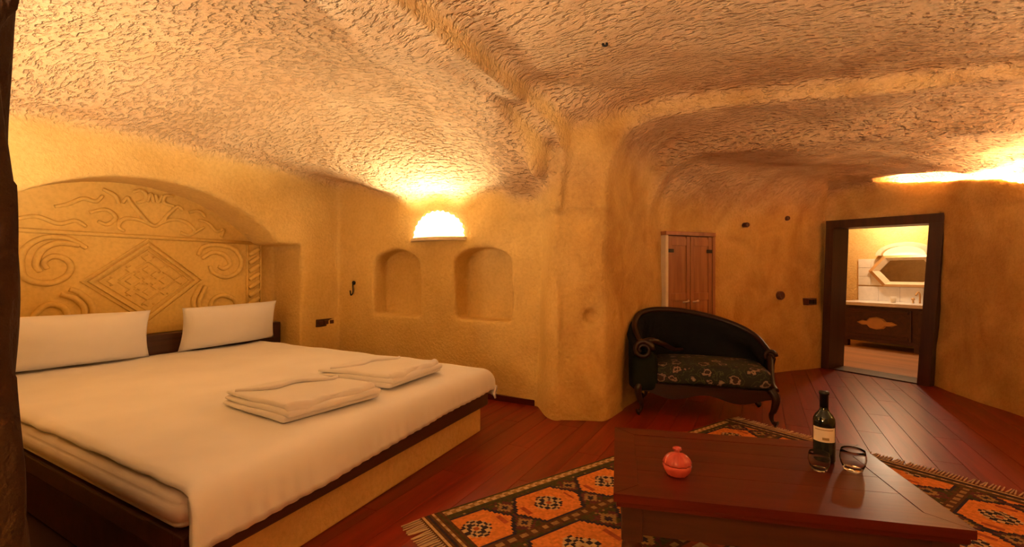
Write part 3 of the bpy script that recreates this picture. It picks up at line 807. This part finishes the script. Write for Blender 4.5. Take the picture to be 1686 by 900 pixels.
def build_robe(label, cx, cy, rz, seed):
    rb = empty('folded_robe', (cx, cy, .478), rz, label=label, cat='bathrobe', group='folded robes on the bed')
    rnd = random.Random(seed)
    def slab(name, x0, x1, w, z0, z1, amp):
        def d(p, n):
            q = p.copy()
            q.z += amp * mnoise.noise(Vector((p.x * 5, p.y * 5, seed))) * (1 if n.z > 0 else .3)
            t = (p.x - x0) / (x1 - x0)
            q.z = z0 + (q.z - z0) * (.55 + .45 * math.sin(min(1, t * 1.15) * math.pi / 2))    # thin at the back, full at the fold
            q.y += .015 * mnoise.noise(Vector((p.x * 4, seed, p.z * 9)))
            return q
        vv, ff = rbox((x0, -w / 2, z0), (x1, w / 2, z1), (z1 - z0) * .49, 12, d)
        return mesh_obj(name, vv, ff, 'towel', rb, smooth=True)
    slab('lower_fold', -.29, .27, .54, 0.004, .034, .006)
    slab('middle_fold', -.29, .29, .52, .026, .058, .008)
    slab('upper_fold', -.30, .25, .50, .050, .080, .010)
    # collar roll along the front fold and a belt across the top
    P = [(.245 + .01 * math.sin(k * .9), -.24 + k * .04, .055 + .006 * math.sin(k * 1.7)) for k in range(13)]
    vv, ff = tube(catmull(P, 3), lambda t: .026 + .006 * math.sin(t * 9), 10); mesh_obj('collar_roll', vv, ff, 'towel', rb, smooth=True)
    P = [(-.22, -.23, .072), (-.10, -.10, .083), (-.12, .04, .084), (-.02, .16, .084), (-.06, .24, .075)]
    vv, ff = tube(catmull(P, 6), .010, 8); mesh_obj('belt', vv, ff, 'towel', rb, smooth=True)
build_robe('folded white robe lying nearer the bed foot corner, left of the other', -2.08, 1.62, math.radians(-6), 3.1)
build_robe('folded white robe lying nearer the niche wall, right of the other', -2.14, 2.26, math.radians(4), 8.4)

# ------------------------------------------------------------------ wall fittings
o = empty('switch_panel', (-4.10, 3.45, .61), label='dark wooden switch panel on the wall beyond the right pillow', cat='panel')
box('back_plate', (-.03, -.12, -.04), (.022, .12, .04), 'darkwood', o, .004)
for i in range(3): box('switch', (.018, -.09 + i * .07, -.02), (.028, -.04 + i * .07, .02), 'plate', o, .003)
o = empty('wall_hook', (-3.86, 3.64, .93), label='small dark hook in the corner between bed wall and niche wall', cat='hook')
vv, ff = tube(catmull([(0, .03, .10), (0, -.02, .10), (0, -.02, 0), (0, -.05, -.03), (0, -.06, .02)]), .007, 8); mesh_obj('hook', vv, ff, 'iron', o, smooth=True)
vv, ff = lathe([(.022, 0), (.022, .01), (.012, .016)], 14); mesh_obj('rosette', vv, ff, 'iron', o, (0, -.006, .10), (math.pi / 2, 0, 0), smooth=True)
o = empty('ceiling_hook', (-.758, 2.496, 2.44), label='small dark iron hook in the pick-marked ceiling', cat='hook')
vv, ff = lathe([(.03, .05), (.028, 0), (.02, -.012), (.006, -.015)], 14); mesh_obj('rose', vv, ff, 'iron', o, (0, 0, -.02), smooth=True)
vv, ff = tube(catmull([(0, 0, 0), (0, 0, -.025), (.02, 0, -.03), (.02, 0, -.015)]), .006, 8); mesh_obj('hook', vv, ff, 'iron', o, (0, 0, -.02), smooth=True)

def wall_frame(px, py):   # nearest spot on the far bay wall and its heading
    best = None
    n = len(POLY_3)
    for i in range(n):
        a = Vector(POLY_3[i]); b = Vector(POLY_3[(i + 1) % n]); e = b - a
        t = max(0, min(1, (Vector((px, py)) - a).dot(e) / e.dot(e))); q = a + e * t
        dd = (q - Vector((px, py))).length
        if best is None or dd < best[0]:
            best = (dd, q, e.normalized())
    return best[1], best[2]
def wall_plate(name, px, py, z, w, h, label, cat, round_=False):
    q, e = wall_frame(px, py)
    # outward polygon is counter-clockwise: room side is to the left of e
    rz = math.atan2(e.y, e.x)
    o = empty(name, (q.x, q.y, z), rz, label=label, cat=cat)
    if round_:
        vv, ff = lathe([(w / 2, -.06), (w / 2, .0), (w * .40, .012), (w * .34, .006), (w * .1, .006)], 20)
        mesh_obj('cover', vv, ff, 'plate', o, (0, 0, 0), (-math.pi / 2, 0, 0), smooth=True)
    else:
        box('cover', (-w / 2, -.06, -h / 2), (w / 2, .035, h / 2), 'plate', o, .006)
        for k in (-1, 1): box('rocker', (k * w * .22 - w * .17, .03, -h * .3), (k * w * .22 + w * .17, .044, h * .3), 'iron', o, .003)
wall_plate('light_switch', .56, 6.42, .80, .15, .08, 'dark rectangular switch plate left of the bathroom doorway', 'switch')
wall_plate('wall_socket', .15, 6.15, .88, .10, .10, 'round dark wall socket between settee and bathroom doorway', 'socket', True)
wall_plate('hole_disc', -.20, 5.75, 1.66, .055, .055, 'small round dark cap for a hole high on the wall above the settee, left one', 'disc', True)  # dark disc standing in for a hole in the rock
wall_plate('hole_disc', .25, 6.20, 1.76, .055, .055, 'small round dark cap for a hole high on the wall above the wall socket, right one', 'disc', True)
wall_plate('pillar_socket', -.99, 3.72, .80, .07, .07, 'x', 'socket', True) if False else None

# ------------------------------------------------------------------ lit half-moon wall lamp over the niches
def build_fan_lamp():
    l = empty('half_moon_lamp', (-2.735, 3.64, 1.475), label='glowing half-moon wall lamp above the two arched niches', cat='lamp')
    n = 28; m = 8; V = []; F_ = []
    for k in range(n + 1):
        a = math.pi * k / n
        for j in range(m + 1):
            b = j / m * math.pi / 2
            rr = 1 + .03 * math.cos(k * math.pi)          # scalloped rim
            V.append((-.31 * rr * math.cos(a) * math.cos(b), .03 - .14 * math.sin(b), .01 + .265 * rr * math.sin(a) * math.cos(b)))
    for k in range(n):
        for j in range(m):
            q = k * (m + 1) + j; F_.append((q, q + 1, q + m + 2, q + m + 1))
    mesh_obj('lamp_shade', V, F_, 'fanglass', l, smooth=True, label='glowing frosted glass')
    V = []; 
    n2 = 24
    for z in (-.03, .0):
        V += [(-.345 * math.cos(math.pi * k / n2), .05 - .21 * math.sin(math.pi * k / n2), z) for k in range(n2 + 1)]
    F_ = [tuple(range(n2 + 1)), tuple(range(n2 + 1, 2 * n2 + 2))] + [(k, k + 1, n2 + 2 + k, n2 + 1 + k) for k in range(n2)] + [(0, n2, 2 * n2 + 1, n2 + 1)]
    mesh_obj('base_shelf', V, F_, 'plaster', l)
    for bx in (-.24, 0, .24):        # three small uplights along the shelf edge, aimed up and into the room
        ld = bpy.data.lights.new('bulb', 'SPOT'); ld.energy = LAMP['fan_up']; ld.color = (1, .80, .50); ld.shadow_soft_size = .03
        ld.spot_size = math.radians(125); ld.spot_blend = .35
        link('bulb', ld, l, (bx, -.19 + .25 * bx * bx, .03), (math.pi + .50, 0, 0))
build_fan_lamp()

def added_sconce(loc, rz, energy, label, size=.03):  # unseen wall uplight, added to light the room
    s = empty('added_uplight', loc, rz, label=label, cat='lamp', group='added uplight sconces')
    n = 20; m = 8; V = []; F_ = []
    for k in range(n + 1):
        a = math.pi * k / n
        for j in range(m + 1):
            b = j / m * math.pi / 2
            V.append((.16 * math.cos(a) * math.cos(b), .15 * math.sin(a) * math.cos(b), -.13 * math.sin(b)))
    for k in range(n):
        for j in range(m):
            q = k * (m + 1) + j; F_.append((q, q + 1, q + m + 2, q + m + 1))
    o = mesh_obj('bowl', V, F_, 'plaster', s, smooth=True)
    md = o.modifiers.new('thickness', 'SOLIDIFY'); md.thickness = .008
    box('wall_plate', (-.10, -.04, -.15), (.10, .004, .04), 'plaster', s, .01)
    ld = bpy.data.lights.new('bulb', 'POINT'); ld.energy = energy; ld.color = WARM; ld.shadow_soft_size = size
    link('bulb', ld, s, (0, .075, -.012))
added_sconce((-3.0, .41, 1.20), 0, LAMP['alcove'], 'added plaster bowl uplight on the alcove wall, unseen behind the jamb')
added_sconce((2.59, 2.6, 1.45), math.pi / 2, LAMP['right_wall'], 'added plaster bowl uplight on the right wall out of view')
added_sconce((-.95, -1.19, 1.05), 0, LAMP['rear'], 'added plaster bowl uplight, unseen on the wall behind the viewpoint')

# light strip lying on the ledge of the far right wall
def ledge_pt(x, y, out):
    c = Vector((.9, 5.2)); v = (Vector((x, y)) - c).normalized()
    return (x + v.x * out, y + v.y * out, 1.77 + .21 * (y - 5.08) + .050)
P = catmull([ledge_pt(x, y, .165) for x, y in ((1.20, 6.34), (1.50, 6.12), (1.68, 5.55), (1.84, 5.05), (1.90, 4.6))], 6)
vv, ff = tube(P, .014, 8)
mesh_obj('cove_light_strip', vv, ff, 'strip', None, smooth=True, label='glowing light strip hidden on the ledge above the bathroom doorway wall', cat='lamp')

# ------------------------------------------------------------------ wooden cupboard door in the far wall
def build_cupboard():
    a = Vector((-.82, 4.78, 0)); b = Vector((-.455, 5.24, 0)); e = (b - a); w = e.length; rz = math.atan2(e.y, e.x)
    c = empty('wooden_cupboard', a, rz, label='narrow wooden double-leaf cupboard door in the wall behind the settee', cat='cupboard')
    # local x along wall, room side is -y
    T, B_ = 1.51, .08
    box('frame_post', (-.035, -.045, B_), (.0, .06, T), 'plaster', c, .004)
    box('frame_post', (w, -.045, B_), (w + .035, .06, T), 'cupboard', c, .004)
    box('head_rail', (-.035, -.05, T), (w + .035, .06, T + .04), 'cupboard', c, .004)
    hw = w / 2
    for i in range(2):
        x0 = i * hw + .004; x1 = (i + 1) * hw - .004
        d = box('door_leaf', (x0, -.02, B_), (x1, .02, T - .004), 'cupboard', c, .004)
        box('stile', (x0, -.034, B_), (x0 + .045, -.018, T - .006), 'cupboard', d, .003); box('stile', (x1 - .045, -.034, B_), (x1, -.018, T - .006), 'cupboard', d, .003)
        for z in (B_ + .02, .86, T - .10): box('rail', (x0 + .046, -.033, z), (x1 - .046, -.018, z + .075), 'cupboard', d, .003)
        hx = x0 if i == 0 else x1 - .07
        for z in (.30, 1.34): box('hinge', (hx, -.040, z), (hx + .07, -.033, z + .035), 'iron', d, .002)
        vv, ff = tube(catmull([(hw + (-.10 if i == 0 else .03), -.034, .845), (hw + (-.08 if i == 0 else .05), -.06, .85), (hw + (-.05 if i == 0 else .08), -.06, .855), (hw + (-.03 if i == 0 else .10), -.034, .86)]), .009, 8)
        mesh_obj('handle', vv, ff, 'brass', d, smooth=True, label='pale metal pull handle')
build_cupboard()

# ------------------------------------------------------------------ rug
def build_rug():
    L, W = 2.60, 1.75; q = .0125
    a = room(-.43, 2.15); ux, uy = room(.822, .569)
    rz = math.atan2(uy, ux)
    # local x along the long edge, local y = -across (rug lies on the -y side)
    nu, nv = int(L / q), int(W / q)
    u = (np.arange(nu) + .5) * L / nu; v = (np.arange(nv) + .5) * W / nv
    U, Vv = np.meshgrid(u, v, indexing='ij')
    C = {'olive': (.060, .048, .020), 'brown': (.095, .040, .020), 'orange': (.62, .20, .045), 'rust': (.33, .075, .03), 'cream': (.52, .34, .17), 'tan': (.30, .17, .065), 'navy': (.030, .022, .035), 'plum': (.11, .030, .030)}
    img = np.zeros((nu, nv, 3)); img[:] = C['olive']
    def put(mask, c): img[mask] = C[c]
    Vm = np.minimum(Vv, W - Vv); Um = np.minimum(U, L - U)
    rg = np.random.RandomState(3)
    spk = rg.rand(nu, nv)
    put(spk > .80, 'brown'); put(spk < .06, 'tan')
    def row(vc, half, period, u0, hexc, hl):
        du = (U - u0 + period / 2) % period - period / 2
        idx = np.floor((U - u0 + period / 2) / period).astype(int)
        dv = Vm - vc
        band = np.abs(dv) < half
        # corner ornaments on the ground
        cr = np.abs(np.abs(du) - period / 2) + np.abs(np.abs(dv) - half * .55)
        put(band & (cr < half * .55) & (spk > .35), 'plum'); put(band & (cr < half * .30), 'tan'); put(band & (cr < half * .14), 'navy')
        hexm = band & (np.abs(du) + .62 * np.abs(dv) < hl) & (np.abs(dv) < half * .86)
        put(band & (np.abs(du) + .62 * np.abs(dv) < hl + .022) & (np.abs(dv) < half * .95), 'navy')
        put(hexm, hexc)
        r8 = np.abs(du) + np.abs(dv); rc = np.maximum(np.abs(du), np.abs(dv))
        star = hexm & (((r8 < half * .62) & (rc < half * .45)) | ((rc < half * .52) & (np.minimum(np.abs(du), np.abs(dv)) < half * .12)))
        put(star, 'navy')
        gl = ((np.floor(du / .022) + np.floor(dv / .022)) % 2 == 0)
        put(star & gl & (r8 > half * .26), 'cream'); put(hexm & (r8 < half * .22), 'cream'); put(hexm & (r8 < half * .10), 'rust')
        # little hooks at the hexagon tips
        put(hexm & (np.abs(np.abs(du) - hl * .72) < .012) & (np.abs(dv) < half * .25), 'rust')
    row(.225, .150, .41, .176, 'orange', .185)
    row(.60, .185, .52, .46, 'orange', .24)
    # guard stripes
    put(Vm < .075, 'olive'); ch = ((U / .05 + np.where(Vm < .03, 0, .5)) % 1) < .5
    put((Vm > .012) & (Vm < .045), 'tan'); put((Vm > .012) & (Vm < .045) & ch, 'cream'); put((Vm >= .045) & (Vm < .055), 'navy')
    for c0 in (.385, .80):
        put(np.abs(Vm - c0) < .022, 'brown'); put((np.abs(Vm - c0) < .012) & (((U / .06) % 1) < .55), 'tan')
    put(np.abs(Vm - .875) < .05, 'rust'); put((np.abs(Vm - .875) < .03) & (((U / .12) % 1) < .5), 'cream')
    # end borders
    put(Um < .11, 'brown')
    for c0, cc in ((.015, 'cream'), (.045, 'navy'), (.070, 'tan'), (.098, 'olive')): put(np.abs(Um - c0) < .008, cc)
    put((np.abs(Um - .070) < .010) & (((Vv / .05) % 1) < .5), 'cream')
    img *= (.82 + .36 * rg.rand(nu, nv, 1))
    gx = np.linspace(0, L, nu + 1); gy = -np.linspace(0, W, nv + 1)
    Vt = [(x, y, .010) for x in gx for y in gy]
    F_ = []; 
    for i in range(nu):
        for j in range(nv):
            p = i * (nv + 1) + j; F_.append((p, p + nv + 1, p + nv + 2, p + 1))
    me = bpy.data.meshes.new('pile'); me.from_pydata(Vt, [], F_); me.update()
    if me.polygons[0].normal.z < 0: me.flip_normals()
    ca = me.color_attributes.new('yarn', 'FLOAT_COLOR', 'CORNER')
    cc = np.ones((nu * nv, 4, 4), np.float32); cc[:, :, :3] = img.reshape(-1, 1, 3)
    ca.data.foreach_set('color', cc.ravel())
    m, nt, b = new_mat('rug_yarn'); at = N(nt, 'ShaderNodeVertexColor', layer_name='yarn'); nt.links.new(at.outputs[0], b.inputs['Base Color'])
    b.inputs['Roughness'].default_value = .95; b.inputs['Specular IOR Level'].default_value = .1
    nn = N(nt, 'ShaderNodeTexNoise', i_Scale=220.0); nt.links.new(coords(nt, src='Object'), nn.inputs['Vector'])
    bp = N(nt, 'ShaderNodeBump'); bp.inputs['Strength'].default_value = .6; bp.inputs['Distance'].default_value = .004; nt.links.new(nn.outputs[0], bp.inputs['Height']); nt.links.new(bp.outputs[0], b.inputs['Normal'])
    me.materials.append(m)
    r = empty('patterned_rug', (a[0], a[1], 0), rz, label='woven rug with orange hexagon medallions under the coffee table', cat='rug')
    link('pile', me, r)
    box('backing', (0, -W, .001), (L, 0, .0095), 'subfloor', r, .002)
    M['fringe'] = cloth_mat('rug_fringe', (.55, .36, .22))
    for end in (0, 1):
        parts = []
        for k in range(110):
            y = -W * (k + .5) / 110; dx = -1 if end == 0 else 1; x0 = 0 if end == 0 else L
            sw = .014 * mnoise.noise(Vector((k * .9, end * 7, 1)))
            P = [(x0 - dx * .004, y, .008), (x0 + dx * .03, y + sw * .4, .007), (x0 + dx * .062, y + sw, .0045), (x0 + dx * (.085 + .012 * random.random()), y + sw * 1.5, .004)]
            parts.append(tube(P, lambda t: .0040 - .0008 * t, 5))
        vv, ff = join(*parts)
        mesh_obj('fringe', vv, ff, 'fringe', r, smooth=True, kind='stuff')
build_rug()

# ------------------------------------------------------------------ coffee table
TZ = .40
def build_table():
    a = room(.3435, 1.575); ux, uy = room(.975, -.222); rz = math.atan2(uy, ux)
    L, W = 1.03, .69
    t = empty('coffee_table', (a[0], a[1], 0), rz, label='low reddish wooden coffee table with panelled top on the rug', cat='table')
    fr = .085
    # mitred border of the top
    def mitre(name, pts):
        V = [(x, y, TZ - .028) for x, y in pts] + [(x, y, TZ) for x, y in pts]
        mesh_obj(name, V, [(3, 2, 1, 0), (4, 5, 6, 7), (0, 1, 5, 4), (1, 2, 6, 5), (2, 3, 7, 6), (3, 0, 4, 7)], 'tablewood', t)
    g = .0012
    mitre('top_border', [(0 + g, 0), (L - g, 0), (L - fr - g, fr), (fr + g, fr)]); mitre('top_border', [(L, g), (L, W - g), (L - fr, W - fr - g), (L - fr, fr + g)])
    mitre('top_border', [(L - g, W), (g, W), (fr + g, W - fr), (L - fr - g, W - fr)]); mitre('top_border', [(0, W - g), (0, g), (fr, fr + g), (fr, W - fr - g)])
    nb = 4; bw = (W - 2 * fr) / nb
    for i in range(nb): box('top_board', (fr + .0004, fr + i * bw + .0004, TZ - .026), (L - fr - .0004, fr + (i + 1) * bw - .0004, TZ - .0015), 'tablewood', t, .0008)
    # moulded edge under the top, apron, legs
    for nm, lo, hi in (('edge_moulding', (.008, .008, TZ - .05), (L - .008, .03, TZ - .0285)), ('edge_moulding', (.008, W - .03, TZ - .05), (L - .008, W - .008, TZ - .0285)),
                       ('edge_moulding', (.008, .031, TZ - .05), (.03, W - .031, TZ - .0285)), ('edge_moulding', (L - .03, .031, TZ - .05), (L - .008, W - .031, TZ - .0285))):
        box(nm, lo, hi, 'tablewood', t, .008)
    for lo, hi in (((.085, .035, TZ - .15), (L - .085, .06, TZ - .051)), ((.085, W - .06, TZ - .15), (L - .085, W - .035, TZ - .051)), ((.035, .085, TZ - .15), (.06, W - .085, TZ - .051)), ((L - .06, .085, TZ - .15), (L - .035, W - .085, TZ - .051))):
        box('apron', lo, hi, 'tabledark', t, .004)
    for x in (.062, L - .062):
        for y in (.062, W - .062):
            lg = box('leg', (x - .036, y - .036, TZ - .17), (x + .036, y + .036, TZ - .051), 'tabledark', t, .005)
            vv, ff = lathe([(.028, .012), (.034, .02), (.036, .05), (.026, .07), (.030, .11), (.038, .17), (.034, .205), (.026, .215), (.033, .225), (.033, .232)], 18)
            mesh_obj('turned_shaft', [(vx + x, vy + y, vz) for vx, vy, vz in vv], ff, 'tabledark', lg, smooth=True)
build_table()

def on_table(x, d, z=TZ): p = room(x, d); return (p[0], p[1], z)
def build_bottle():
    b = empty('wine_bottle', on_table(1.243, 1.853), math.radians(20), label='dark wine bottle with a pale label standing on the coffee table', cat='bottle')
    R = .038
    vv, ff = lathe([(.020, .004), (.034, 0), (R, .006), (R, .155), (.0365, .168), (.030, .182), (.019, .195), (.0145, .205), (.0142, .262), (.0165, .263), (.0165, .272), (.013, .274)], 36)
    mesh_obj('glass_body', vv, ff, 'bottle', b, smooth=True)
    vv, ff = lathe([(.0152, .212), (.0152, .262), (.0174, .2625), (.0174, .2735), (.0135, .2755)], 28); mesh_obj('foil_capsule', vv, ff, 'foil', b, smooth=True)
    # label wraps the front; paper with a gilt mark
    M['label'] = plain('label_paper', (.80, .66, .54), .7, noise_amt=.06); M['labelmark'] = plain('label_ink', (.32, .20, .09), .6)
    face = math.atan2(-b.location.y, -b.location.x) - b.rotation_euler.z
    def wrap(name, a0, a1, z0, z1, r, mat, parent):
        n = 22; V = [(r * math.cos(face + a0 + (a1 - a0) * k / n), r * math.sin(face + a0 + (a1 - a0) * k / n), z) for k in range(n + 1) for z in (z0, z1)]
        return mesh_obj(name, V, [(2 * k, 2 * k + 2, 2 * k + 3, 2 * k + 1) for k in range(n)], mat, parent, smooth=True)
    lb = wrap('paper_label', -1.15, 1.15, .082, .138, R + .0006, 'label', b); lb['label'] = 'pale paper label'
    wrap('printed_mark', -.15, .45, .090, .100, R + .0011, 'labelmark', lb)
    wrap('printed_line', -.85, .85, .128, .131, R + .0011, 'labelmark', lb)
build_bottle()
def build_glass(x, d, label, s=1.0):
    g = empty('drinking_glass', on_table(x, d), 0, label=label, cat='glass', group='two glasses on the coffee table')
    vv, ff = lathe([(r * s, z * s) for r, z in [(.001, .004), (.026, .003), (.029, .000), (.031, .004), (.039, .024), (.043, .045), (.041, .066), (.038, .078), (.0365, .078), (.0393, .064), (.0412, .045), (.037, .026), (.028, .012), (.001, .010)]], 32, close=False)
    mesh_obj('bowl', vv, ff, 'glass', g, smooth=True)
build_glass(1.290, 1.760, 'clear round tumbler right of the wine bottle')
build_glass(1.165, 1.765, 'clear round tumbler in front of the wine bottle base', .85)
def build_red():
    r = empty('red_glass_bowl', on_table(.614, 1.73), 0, label='red ribbed glass candy bowl with domed lid on the coffee table', cat='bowl')
    vv, ff = lathe([(.034, .002), (.038, 0), (.040, .004), (.044, .010), (.050, .022), (.051, .034), (.048, .038), (.044, .036), (.040, .014), (.002, .010)], 48, 14, .05, close=False)
    mesh_obj('bowl', vv, ff, 'redglass', r, smooth=True)
    vv, ff = lathe([(.049, .039), (.050, .044), (.044, .058), (.032, .070), (.018, .077), (.010, .079), (.009, .084), (.016, .090), (.014, .098), (.004, .101)], 48, 12, .10)
    mesh_obj('domed_lid', vv, ff, 'redglass', r, smooth=True)
build_red()

# ------------------------------------------------------------------ settee
def floral_mat():
    m, nt, b = new_mat('floral_upholstery'); L = nt.links
    v = N(nt, 'ShaderNodeTexVoronoi', i_Scale=9.0); v.inputs['Randomness'].default_value = .55; L.new(coords(nt, (1, 1, 1.2), src='Object'), v.inputs['Vector'])
    n = N(nt, 'ShaderNodeTexNoise', i_Scale=34.0, i_Detail=2.0); L.new(coords(nt, src='Object'), n.inputs['Vector'])
    ad = N(nt, 'ShaderNodeMath', operation='MULTIPLY_ADD'); L.new(n.outputs[0], ad.inputs[0]); ad.inputs[1].default_value = .55; L.new(v.outputs['Distance'], ad.inputs[2])
    ring = ramp(nt, ad.outputs[0], [(.0, (.02, .006, .006)), (.52, (.02, .006, .006)), (.56, (.24, .17, .12)), (.62, (.20, .11, .08)), (.66, (.005, .006, .005)), (.80, (.005, .006, .005)), (.83, (.045, .06, .02)), (.86, (.005, .006, .005))])
    L.new(ring, b.inputs['Base Color']); b.inputs['Roughness'].default_value = .8
    return m
M['floral'] = floral_mat()
def build_settee():
    c = room(1.49, 3.65); ux, uy = room(.953, -.304); rz = math.atan2(uy, ux)
    s = empty('settee', (c[0], c[1], 0), rz, label='black asymmetrical settee with carved legs and floral seat before the far wall', cat='settee')
    # local: x to the right, -y front
    HWD = .50
    # seat
    def crown(p, n):
        if n.z > .3: p = p + Vector((0, 0, .03 * max(0, 1 - (p.x / .45) ** 2) * max(0, 1 - ((p.y - .24) / .33) ** 2)))
        return p
    vv, ff = rbox((-.36, -.05, .255), (.49, .50, .405), .05, 12, crown); mesh_obj('seat_cushion', vv, ff, 'floral', s, smooth=True, label='dark floral seat')
    # shaped apron under the seat
    n = 28; V = []; F_ = []
    for k in range(n + 1):
        t = k / n; x = -.46 + .96 * t
        low = .175 + .025 * math.cos(t * 4 * math.pi) ; y = -.06 - .02 * math.sin(math.pi * t)
        V += [(x, y, low), (x, y, .262), (x, y + .04, .262), (x, y + .04, low)]
    for k in range(n):
        for q in range(4): F_.append((k * 4 + q, k * 4 + (q + 1) % 4, k * 4 + 4 + (q + 1) % 4, k * 4 + 4 + q))
    F_ += [(0, 1, 2, 3), (n * 4, n * 4 + 1, n * 4 + 2, n * 4 + 3)]
    mesh_obj('apron', V, F_, 'settee_wood', s)
    box('seat_rail', (-.46, .44, .19), (.48, .48, .26), 'settee_wood', s); box('seat_rail', (.46, -.02, .19), (.49, .44, .26), 'settee_wood', s); box('seat_rail', (-.47, -.02, .19), (-.43, .44, .26), 'settee_wood', s)
    # back and high left end: one upholstered sweep
    plan = catmull([(-.46, -.05, 0), (-.52, .16, 0), (-.46, .40, 0), (-.22, .52, 0), (.14, .54, 0), (.42, .47, 0), (.53, .30, 0)], 10)
    hts = catmull([(0, 0, .56), (.15, 0, .68), (.33, 0, .775), (.45, 0, .79), (.62, 0, .73), (.8, 0, .62), (1.0, 0, .49)], 10)
    m = len(plan); V = []; F_ = []; crest = []; K = 12
    for i, p in enumerate(plan):
        t = (plan[min(i + 1, m - 1)] - plan[max(i - 1, 0)]).normalized(); nrm = Vector((-t.y, t.x, 0)) * -1    # toward the inside (right of travel)
        f = i / (m - 1); zt = hts[int(round(f * (len(hts) - 1)))].z
        th = .05
        pleat = .010 * abs(math.sin(i * math.pi / 3.0)) if f < .6 else 0
        sec = [(-th * .9, .20), (-th * 1.0, .35), (-th, zt - .10), (-th * 1.25, zt - .05), (-th * .9, zt - .01), (0, zt + .01), (th * .9, zt - .01), (th * 1.15 + pleat, zt - .06), (th * .9 + pleat, zt - .13), (th * .7 + pleat, (zt + .42) / 2), (th * .8, .40), (th * .8, .20)]
        for (o, z) in sec: V.append(p + nrm * o + Vector((0, 0, z)))
        crest.append(p + Vector((0, 0, zt + .012)))
    for i in range(m - 1):
        for q in range(K): F_.append((i * K + q, i * K + (q + 1) % K, (i + 1) * K + (q + 1) % K, (i + 1) * K + q))
    F_ += [tuple(range(K)), tuple((m - 1) * K + q for q in range(K))]
    mesh_obj('backrest', V, F_, 'velvet', s, smooth=True)
    vv, ff = tube(crest, lambda t: .020 + .008 * math.sin(math.pi * t), 10); mesh_obj('crest_rail', vv, ff, 'settee_wood', s, smooth=True)
    # left arm: padded front panel with a scroll above it, right-hand scroll end
    vv, ff = rbox((-.53, -.085, .19), (-.33, .10, .50), .06, 8); mesh_obj('arm_panel', vv, ff, 'greenvelvet', s, smooth=True, label='dark green padded arm front')
    P = [(-.44 + .075 * math.cos(a) * (1 - a / 16), -.09, .53 + .075 * math.sin(a) * (1 - a / 16)) for a in [k * .45 for k in range(24)]]
    vv, ff = tube(P, lambda t: .022 - .010 * t, 8, (0, 1, .01)); mesh_obj('arm_scroll', vv, ff, 'settee_wood', s, smooth=True)
    vv, ff = tube(catmull([(-.46, -.06, .57), (-.38, -.05, .60), (-.28, .08, .55), (-.20, .26, .49), (-.13, .42, .47)], 6), lambda t: .030 - .014 * t, 10); mesh_obj('arm_rest', vv, ff, 'settee_wood', s, smooth=True)
    P = [(.53 + .045 * math.cos(a) * (1 - a / 14), .27, .47 + .045 * math.sin(a) * (1 - a / 14)) for a in [k * .5 for k in range(18)]]
    vv, ff = tube(P, lambda t: .018 - .007 * t, 8, (0, 1, .01)); mesh_obj('end_scroll', vv, ff, 'settee_wood', s, smooth=True)
    vv, ff = tube(catmull([(.53, .27, .46), (.51, .14, .38), (.49, .0, .30), (.50, -.07, .27)], 6), lambda t: .024, 10); mesh_obj('end_support', vv, ff, 'settee_wood', s, smooth=True)
    # cabriole legs
    for (x, y, sx, sy) in ((.47, -.05, 1, -1), (-.45, -.04, -1, -1), (.45, .44, 1, 1), (-.43, .42, -1, 1)):
        P = catmull([(x, y, .27), (x + .030 * sx, y + .025 * sy, .215), (x + .022 * sx, y + .018 * sy, .14), (x + .004 * sx, y + .004 * sy, .075), (x + .012 * sx, y + .012 * sy, .03), (x + .035 * sx, y + .03 * sy, .016)], 5)
        vv, ff = tube(P, lambda t: .036 - .030 * t + .022 * max(0, (t - .78) / .22) ** 1.5, 10, (1, .3, .1))
        zmin = min(v.z for v in vv)
        mesh_obj('leg', [v - Vector((0, 0, zmin)) if v.z < .1 else v for v in vv], ff, 'settee_wood', s, smooth=True)
build_settee()
